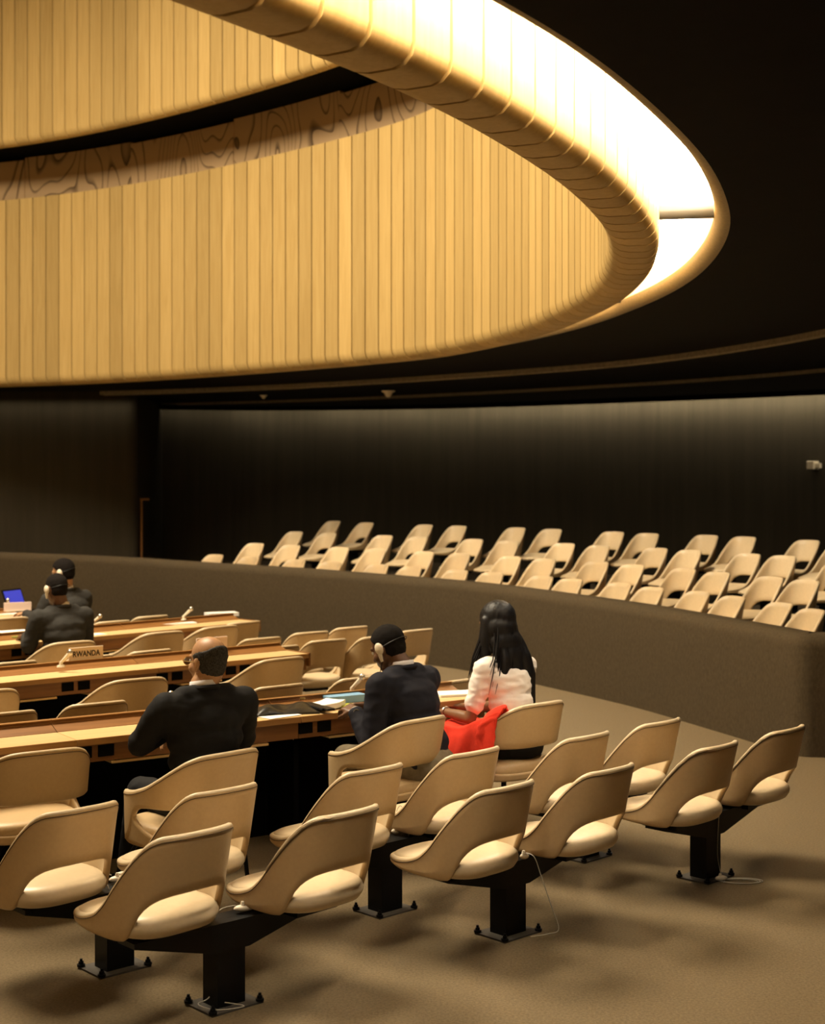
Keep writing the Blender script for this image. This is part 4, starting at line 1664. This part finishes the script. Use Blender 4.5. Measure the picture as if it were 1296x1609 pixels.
def suit_man(name, label, skin, suit, trousers, head, arms, lean, hairfn, hands, knees, feet, seat=0.50, bulk=1.0, shirt=True, hair_mat=None, hair_thick=0.008, detail=True):
    """seated man; lean = forward offset of the shoulders, arms = ((elbow, wrist) left, right)"""
    vox = 0.0062 if detail else 0.0085
    hx = head                                   # head matrix
    shz = 1.01 - abs(lean) * 0.28
    sh_y = lean
    neck_b = Vector((0, sh_y + 0.02, shz + 0.065))
    bl = Blob()
    add_head(bl, hx, neck_b)
    # body under the clothes, arms and hands: one skin
    bl.chain([((0, 0.0, seat + .04), .09), ((0, lean * .45 + .01, seat + .25), .09), ((0, lean * .9 + .02, shz - .10), .085), (neck_b, .052)])
    SHO = {}
    for sx, (el, wr) in ((-1, arms[0]), (1, arms[1])):
        so = Vector((sx * .175 * bulk, sh_y, shz))
        SHO[sx] = so
        bl.chain([((0, sh_y + .02, shz - .05), .055), (so + Vector((0, .01, -.03)), .042), (Vector(el), .036), (Vector(wr), .026)])
    for sx, (d_, up_, curl) in ((-1, hands[0]), (1, hands[1])):
        wr = arms[0][1] if sx < 0 else arms[1][1]
        # thumbs point inwards
        add_hand(bl, wr, d_, up_, side=-sx, curl=curl)
    bl.chain([((-.09, 0, seat), .06), (Vector(knees[0]), .045), (Vector(feet[0]) + Vector((0, 0, .08)), .035)])
    bl.chain([((.09, 0, seat), .06), (Vector(knees[1]), .045), (Vector(feet[1]) + Vector((0, 0, .08)), .035)])
    body = bl.fuse(name, skin, None, vox, 2)
    tag(body, label, 'person')
    # jacket
    j = Blob()
    B = bulk
    for z_, rx, ry in ((seat + .02, .185, .145), (seat + .12, .182, .145), (seat + .22, .178, .140), (seat + .32, .185, .140), (shz - .10, .195, .135)):
        t = (z_ - seat) / (shz - seat)
        j.ball((0, lean * t * 0.95 + .005, z_), (rx * B, ry * B, .11), 20, 12)
    j.cap((-.15 * B, sh_y - .01, shz - .035), .083, (.15 * B, sh_y - .01, shz - .035), .083)
    j.cap((-.10 * B, sh_y - .005, shz + .01), .062, (.10 * B, sh_y - .005, shz + .01), .062)
    j.cap((0, sh_y - .005, shz + .01), .068, (0, sh_y + .0, shz + .045), .060)
    for sx, (el, wr) in ((-1, arms[0]), (1, arms[1])):
        so = Vector((sx * .195 * B, sh_y, shz - .03))
        el, wr = Vector(el), Vector(wr)
        cuff = el.lerp(wr, 0.93)
        j.chain([(so, .078), (so.lerp(el, .5), .068), (el, .060), (el.lerp(cuff, .5), .053), (cuff, .044)])
    jk = j.fuse('jacket', suit, body, 0.010, 4, folds=0.0045, fold_scale=9.0, seed=len(name) + lean * 10)
    # turned-down jacket collar and the shirt collar standing above it
    pts = []
    for k_ in range(21):
        a = lerp(R(-30), R(210), k_ / 20)
        pts.append((0.072 * math.cos(a), sh_y + .012 - 0.070 * math.sin(a), shz + .052 - .018 * math.sin(a) * -1 * 0 + .012 * math.sin(a)))
    MB().tube(pts, 0.013, 8).build('jacket_collar', suit, jk)
    if shirt:
        rings = []
        for (rr_, dz) in ((.066, .045), (.066, .066), (.063, .088), (.059, .088), (.060, .045)):
            row = []
            for k_ in range(29):
                a = lerp(R(-50), R(230), k_ / 28)
                row.append(Vector((rr_ * math.cos(a), sh_y + .016 - rr_ * 1.05 * math.sin(a), shz + dz + .012 * math.sin(a))))
            rings.append(row)
        loft('shirt_collar', rings, M_shirt, closed_u=True, parent=body)
        for sx, (el, wr) in ((-1, arms[0]), (1, arms[1])):
            el, wr = Vector(el), Vector(wr)
            d_ = (wr - el).normalized()
            MB().cyl(wr - d_ * .03, wr + d_ * .008, .034, .032, 18).build('shirt_cuff', M_shirt, jk)
    t = Blob()
    legs_prims(t, .088 * B, .062, .048, seat + .005, knees[0], knees[1], Vector(feet[0]) + Vector((0, 0, .10)), Vector(feet[1]) + Vector((0, 0, .10)))
    t.ball((0, -.01, seat + .02), (.17 * B, .14 * B, .10), 18, 12)
    t.fuse('trousers', trousers, body, 0.011, 4, folds=0.006, fold_scale=7, seed=3)
    shoe(body, feet[0])
    shoe(body, feet[1])
    hair_cap(hx, hairfn, hair_thick, hair_mat or M_hair_short, body, rough=0.004)
    eyes(hx, body)
    return body


# bald man with glasses at the first desk
pc, pa = ARM_POS[1]
HM1 = head_matrix((.03, .05, 1.185), yaw=16, pitch=0)
man1 = suit_man('person', 'balding man in glasses and a black suit, arms folded at the first desk', M_skin_light, M_suit, M_suit,
                HM1, (((-.27, .16, .80), (-.02, .30, .84)), ((.27, .15, .78), (.04, .27, .79))), 0.02, reg_bald,
                (((.9, .25, .1), (0, .3, 1), .5), ((-.9, .2, .05), (0, .3, 1), .5)),
                ((-.16, .44, .52), (.14, .44, .52)), ((-.20, .50, 0), (.16, .46, 0)), bulk=1.03, hair_mat=M_hair_grey, hair_thick=0.004)
place_person(man1, pc + Matrix.Rotation(pa, 2) @ Vector((0.07, -0.06)), R(33))
# spectacles
sp = empty('spectacles', (0, 0, 0), 0, 'thin-rimmed spectacles worn by the balding man', 'glasses')
mw = man1.matrix_basis @ HM1
for sx in (-1, 1):
    pts = [mw @ Vector((sx * .033 + .024 * math.cos(a_), .110, -.006 + .019 * math.sin(a_))) for a_ in [2 * PI * k_ / 16 for k_ in range(17)]]
    MB().tube(pts, .0018, 6).build('rim', M_brass, sp)
    q = MB()
    q.cyl(mw @ Vector((sx * .033, .109, -.006)), mw @ Vector((sx * .033, .111, -.006)), .022, .022, 16)
    q.build('lens', M_lens, sp)
    MB().tube([mw @ Vector((sx * .057, .110, .0)), mw @ Vector((sx * .083, .085, .0)), mw @ Vector((sx * .087, .0, .0))], .002, 6).build('temple', M_brass, sp)
MB().tube([mw @ Vector((-.010, .111, -.002)), mw @ Vector((0, .114, .002)), mw @ Vector((.010, .111, -.002))], .0018, 6).build('bridge', M_brass, sp)


def headset(person, HM, side, label, cord_to=None):
    """single-ear interpretation headset: pad, stem, band behind the head"""
    mw_ = person.matrix_basis @ HM
    root = empty('headset', (0, 0, 0), 0, label, 'headset', 'interpretation headsets')
    Q = mw_.to_3x3()
    MB().ball(mw_ @ Vector((side * .098, -.005, -.005)), (.016, .026, .034), 18, 12, rot=Q).build('ear_pad', M_cream, root)
    MB().cyl(mw_ @ Vector((side * .099, .0, -.035)), mw_ @ Vector((side * .094, .006, -.075)), .012, .008, 12).build('stem', M_cream, root)
    pts = []
    for k_ in range(17):
        a_ = lerp(0, PI, k_ / 16)
        pts.append(mw_ @ Vector((side * .095 * math.cos(a_), -.118 * math.sin(a_) - .005, -.005 + .02 * math.sin(a_))))
    MB().tube(pts, .0028, 6).build('neck_band', M_hair, root)
    if cord_to is not None:
        a_ = mw_ @ Vector((side * .094, .006, -.075))
        b_ = Vector(cord_to)
        MB().tube([a_, a_.lerp(b_, .3) + Vector((0, -.02, -.05)), a_.lerp(b_, .7) + Vector((0, -.02, -.04)), b_], .002, 6).build('cord', M_blackmatte, root)
    return root


# man with headphones, bent over his papers
pc, pa = ARM_POS[2]
HM2 = head_matrix((-.02, .25, 1.13), yaw=8, pitch=-24)
man2 = suit_man('person', 'man in a dark navy suit wearing a cream headset, bent over papers', M_skin_dark, M_suit_navy, M_trousers_khaki,
                HM2, (((-.27, .15, .63), (-.21, .32, .79)), ((.22, .25, .70), (-.05, .36, .80))), 0.15, reg_short,
                (((.15, .9, .12), (-.4, .0, 1), .75), ((-.6, .7, 0), (.2, .2, 1), .6)),
                ((-.15, .46, .52), (.14, .46, .52)), ((-.13, .40, 0), (.16, .50, 0)), bulk=1.02, hair_thick=0.006)
place_person(man2, pc + Matrix.Rotation(pa, 2) @ Vector((0.18, -0.15)), R(50))
headset(man2, HM2, -1, 'cream headset over the left ear of the man in navy', man2.matrix_basis @ Vector((-.12, .30, .86)))
wa = man2.matrix_basis @ Vector((-.213, .306, .782))
wt = empty('wristwatch', wa, 0, 'steel wristwatch on the headphones man\'s wrist', 'watch')
MB().cyl((0.0, -.035, 0.01), (0.0, -.043, 0.012), .017, .017, 18).build('case', M_steel, wt)
MB().cyl((0.0, -.0432, 0.012), (0.0, -.0442, 0.0122), .012, .012, 18).build('dial', M_black, wt)
pts = [Vector((.036 * math.cos(a_), .036 * math.sin(a_), .012 * math.sin(a_))) for a_ in [2 * PI * k_ / 20 for k_ in range(21)]]
MB().tube(pts, .004, 6).build('strap', M_steel, wt)

# two men at the far desks
man3p = from_corner(150, 1005, 0.80, R(40), AR_CORNER) + Matrix.Rotation(R(40), 2) @ Vector((0.07, -0.06))
HM3 = head_matrix((-.04, .10, 1.19), yaw=14, pitch=-10)
man3 = suit_man('person', 'man in a charcoal suit at the third desk, headset on, back turned', M_skin_dark, M_suit_grey, M_suit_grey,
                HM3, (((-.24, .17, .74), (-.15, .42, .79)), ((.25, .17, .74), (.12, .42, .79))), 0.08, reg_short,
                (((.1, 1, 0), (0, 0, 1), .4), ((-.1, 1, 0), (0, 0, 1), .4)),
                ((-.15, .44, .52), (.14, .44, .52)), ((-.15, .46, 0), (.15, .46, 0)), bulk=1.0, detail=False, hair_thick=0.003)
place_person(man3, (man3p.x, man3p.y), R(38))
headset(man3, HM3, -1, 'cream headset on the charcoal-suited man at the third desk')
man4p = Vector((-3.12, 13.55))
HM4 = head_matrix((-.04, .13, 1.20), yaw=30, pitch=-12)
man4 = suit_man('person', 'dark-haired man typing on the laptop at the fourth desk', M_skin_light, M_suit_grey, M_suit_grey,
                HM4, (((-.27, .22, .76), (-.16, .52, .80)), ((.27, .22, .74), (.06, .50, .80))), 0.12, reg_short,
                (((.0, 1, 0), (0, 0, 1), .35), ((-.2, 1, 0), (0, 0, 1), .35)),
                ((-.15, .44, .52), (.14, .44, .52)), ((-.15, .46, 0), (.15, .46, 0)), bulk=1.05, detail=False, hair_thick=0.012)
place_person(man4, man4p, R(52))
headset(man4, HM4, -1, 'cream headset on the man typing at the laptop')

# ------------------------------------------------------------------ the woman in white
pc, pa = ARM_POS[3]
WR = R(36)
W_loc = pc + Matrix.Rotation(pa, 2) @ Vector((0.04, -0.06))
HMW = head_matrix((-.02, .16, 1.215), yaw=18, pitch=-12)
seat, lean, shz = 0.50, 0.10, 0.985
bl = Blob()
neck_b = Vector((0, lean + .02, shz + .06))
add_head(bl, HMW, neck_b, 0.046)
bl.chain([((0, 0, seat + .04), .10), ((0, lean * .5, seat + .25), .09), ((0, lean, shz - .08), .09), (neck_b, .05)])
W_arms = (((-.235, .13, .68), (-.245, .37, .69)), ((.20, .22, .70), (-.11, .41, .70)))
for sx, (el, wr) in ((-1, W_arms[0]), (1, W_arms[1])):
    bl.chain([((0, lean, shz - .03), .06), ((sx * .15, lean, shz - .01), .042), (Vector(el), .036), (Vector(el).lerp(Vector(wr), .4), .034), (Vector(wr), .023)])
add_hand(bl, W_arms[0][1], (.25, .9, .15), (-.3, -.1, 1), side=1, curl=.62, s=.9)
add_hand(bl, W_arms[1][1], (-.75, .6, .1), (.2, .2, 1), side=-1, curl=.62, s=.9)
bl.chain([((-.09, 0, seat), .06), ((-.13, .44, .53), .045), ((-.13, .48, .08), .035)])
bl.chain([((.09, 0, seat), .06), ((.12, .44, .53), .045), ((.13, .46, .08), .035)])
woman = bl.fuse('person', M_skin_mid, None, 0.0062, 2)
tag(woman, 'woman with long black hair and a white blouse, looking at her phone', 'person')
j = Blob()
for z_, rx, ry in ((seat + .09, .150, .115), (seat + .17, .140, .108), (seat + .26, .142, .106), (seat + .35, .152, .108), (shz - .09, .158, .106)):
    t_ = (z_ - seat) / (shz - seat)
    j.ball((0, lean * t_ * .95, z_), (rx, ry, .10), 20, 12)
j.cap((-.12, lean, shz - .02), .066, (.12, lean, shz - .02), .066)
j.cap((-.05, lean, shz + .012), .052, (.05, lean, shz + .012), .052)
for sx, (el, wr) in ((-1, W_arms[0]), (1, W_arms[1])):
    so = Vector((sx * .155, lean, shz - .025))
    el = Vector(el)
    j.chain([(so, .064), (so.lerp(el, .5), .058), (so.lerp(el, .74), .054)])
j.fuse('blouse', M_blouse, woman, 0.009, 3, folds=0.006, fold_scale=9, seed=4, zs=3.0)
t = Blob()
legs_prims(t, .082, .058, .045, seat + .005, (-.13, .44, .53), (.12, .44, .53), Vector((-.13, .48, .10)), Vector((.13, .46, .10)))
t.ball((0, -.01, seat + .03), (.17, .14, .10), 18, 12)
t.fuse('trousers', M_suit, woman, 0.012, 3, folds=0.005, fold_scale=7)
shoe(woman, (-.13, .48, 0))
shoe(woman, (.13, .46, 0))
eyes(HMW, woman)
# long hair: crown, mass down the back, tresses over the shoulders
h = Blob()
Qh = HMW.to_3x3()
h.ball(HMW @ Vector((0, -.020, .030)), (.094, .112, .102), 24, 16, rot=Qh)
for (dy, dz, rx, ry, rz_) in ((-.045, -.03, .100, .090, .10), (-.075, -.11, .108, .075, .10), (-.100, -.19, .108, .062, .10), (-.115, -.26, .092, .050, .085)):
    h.ball(HMW @ Vector((0, 0, 0)) + Vector((.012 * (-dz * 10), dy, dz)), (rx, ry, rz_), 24, 16)
A = HMW @ Vector((0, -.06, -.03))
for dx, w0, L_, sway in ((-.05, .040, .36, -.02), (.05, .045, .44, .05), (.075, .035, .47, .06), (.01, .045, .38, .02)):
    p0 = A + Vector((dx, -.02, -.08))
    h.chain([(p0, w0), (p0 + Vector((sway * .5, -.040, -.10)), w0 * .95), (p0 + Vector((sway, -.055, -.20)), w0 * .7), (p0 + Vector((sway * 1.4, -.05, -L_ + .08)), .010)])
for sx in (-1, 1):
    q0 = HMW @ Vector((sx * .074, .012, .02))
    h.chain([(q0, .036), (q0 + Vector((sx * .012, -.005, -.10)), .040), (q0 + Vector((sx * .028, -.015, -.20)), .034), (q0 + Vector((sx * .045, .0, -.29)), .018), (q0 + Vector((sx * .05, .01, -.37)), .008)])
hr = h.fuse('hair', M_hair, woman, 0.007, 6, folds=0.0025, fold_scale=40, zs=0.08)
st = MB()
rnd = random.Random(5)
for k_ in range(150):
    a_ = rnd.uniform(-1, 1)
    p0 = HMW @ Vector((a_ * .080, -.10 + .05 * abs(a_) + rnd.uniform(-.01, .02), rnd.uniform(-.02, .06)))
    L_ = rnd.uniform(.30, .47) - .05 * abs(a_)
    sw = a_ * rnd.uniform(.02, .09) + rnd.uniform(-.02, .02)
    st.tube([p0, p0 + Vector((sw * .4, -.045, -.35 * L_)), p0 + Vector((sw * .8, -.062 + rnd.uniform(-.01, .01), -.7 * L_)), p0 + Vector((sw * 1.3, -.05 + rnd.uniform(-.02, .02), -L_))],
            .003, 4, [.004, .0045, .0035, .001])
for k_ in range(24):
    q0 = HMW @ Vector((-.098, .02 + rnd.uniform(-.03, .02), rnd.uniform(-.03, .03)))
    L_ = rnd.uniform(.28, .42)
    st.tube([q0, q0 + Vector((-.02, -.0, -.3 * L_)), q0 + Vector((-.055 + rnd.uniform(-.02, .01), .01, -.65 * L_)), q0 + Vector((-.055 + rnd.uniform(-.03, .02), .03, -L_))], .003, 4, [.004, .0045, .0035, .001])
so_ = st.build('hair_strands', M_hair, woman)
so_['kind'] = 'stuff'
place_person(woman, W_loc, WR)
wm = woman.matrix_basis.copy()

# her phone and bracelet
ph = empty('mobile_phone', wm @ Vector((-.215, .475, .715)), WR + R(20), 'small dark mobile phone in the woman\'s hands', 'phone')
MB().box((0, 0, .012), (.046, .105, .014), rot=Matrix.Rotation(R(18), 3, 'X')).build('case', M_black, ph, smooth=False, bevel=.004)
MB().box((0, .004, .020), (.036, .05, .002), rot=Matrix.Rotation(R(18), 3, 'X')).build('screen', M_lens, ph, smooth=False)
br = wm @ Vector((-.244, .350, .689))
bd_ = (wm.to_3x3() @ (Vector(W_arms[0][1]) - Vector(W_arms[0][0]))).normalized()
a1 = bd_.orthogonal().normalized()
a2 = bd_.cross(a1)
pts = [a1 * .030 * math.cos(q) + a2 * .030 * math.sin(q) for q in [2 * PI * k_ / 20 for k_ in range(21)]]
bo = MB().tube(pts, .004, 6).build('bracelet', M_steel)
bo.location = br
tag(bo, 'silver bracelet on the woman\'s left wrist', 'bracelet')

# red coat over her lap, across the chair's left arm and down its side
def coat_path(y_):
    zt = interp(y_, (-.22, -.15, -.08, 0, .1, .2, .36), (.765, .722, .684, .650, .632, .630, .630))
    xs = -interp(y_, (-.22, -.15, -.08, 0, .36), (.222, .268, .288, .296, .300)) - .012
    inner = max(.632, zt - .05)
    return [(.05, .635), (-.05, .634), (-.14, .634), (-.20, lerp(.634, inner, .5)), (xs + .05, inner), (xs + .018, zt + .012), (xs - .006, zt + .008), (xs - .022, zt - .04),
            (xs - .032, .53), (xs - .040, .44), (xs - .048, .36), (xs - .055, .29), (xs - .06, .23)]


def coat_point(y_, v_):
    P_ = coat_path(y_)
    f_ = v_ * (len(P_) - 1)
    k_ = min(int(f_), len(P_) - 2)
    return lerp(P_[k_][0], P_[k_ + 1][0], f_ - k_), lerp(P_[k_][1], P_[k_ + 1][1], f_ - k_)


NU, NV = 40, 52
verts = []
for i_ in range(NU + 1):
    u_ = i_ / NU
    for j_ in range(NV + 1):
        v_ = j_ / NV
        y_ = lerp(-.19, .35, u_)
        x_, z_ = coat_point(y_, v_)
        hang = smooth01((v_ - .52) / .22)
        x_ += -hang * (.014 + .016 * math.sin(u_ * 19) + .010 * math.sin(u_ * 37 + 1))
        z_ += (1 - hang) * (.005 + .005 * math.sin(u_ * 15 + v_ * 9))
        z_ += max(0, v_ - .75) * 4 * (.07 * math.sin(u_ * 4.2 + .4) + .03 * math.sin(u_ * 11))
        verts.append((x_, y_ + .02 * math.sin(7 * v_ + 4 * u_) * hang + .05 * hang * (u_ - .4), z_))
faces = []
for i_ in range(NU):
    for j_ in range(NV):
        m = NV + 1
        faces.append([i_ * m + j_, (i_ + 1) * m + j_, (i_ + 1) * m + j_ + 1, i_ * m + j_ + 1])
rc = empty('red_coat', (W_loc.x, W_loc.y, 0), WR, 'bright red coat draped over the woman\'s lap and chair arm', 'coat')
rc.location = (pc.x, pc.y, 0)
rc.rotation_euler = (0, 0, pa)
cb_ = mobj('cloth', verts, faces, M_red, rc, True)
sd = cb_.modifiers.new('solid', 'SOLIDIFY')
sd.thickness = .008
# the coat's ribbed collar hanging over the arm behind
verts = []
for i_ in range(13):
    u_ = i_ / 12
    for j_ in range(41):
        v_ = j_ / 40
        y_ = lerp(-.235, -.135, u_)
        x_, z_ = coat_point(y_, lerp(.34, .84, v_))
        hang = smooth01((v_ - .3) / .25)
        out = .012 * math.sin(u_ * PI) + .005 * math.sin(v_ * 95)
        verts.append((x_ - hang * (.020 + out), y_ + .06 * hang * v_, z_ + (1 - hang) * (.014 + out)))
faces = []
for i_ in range(12):
    for j_ in range(40):
        faces.append([i_ * 41 + j_, (i_ + 1) * 41 + j_, (i_ + 1) * 41 + j_ + 1, i_ * 41 + j_ + 1])
cc_ = mobj('collar', verts, faces, M_red, rc, True)
sd = cc_.modifiers.new('solid', 'SOLIDIFY')
sd.thickness = .012
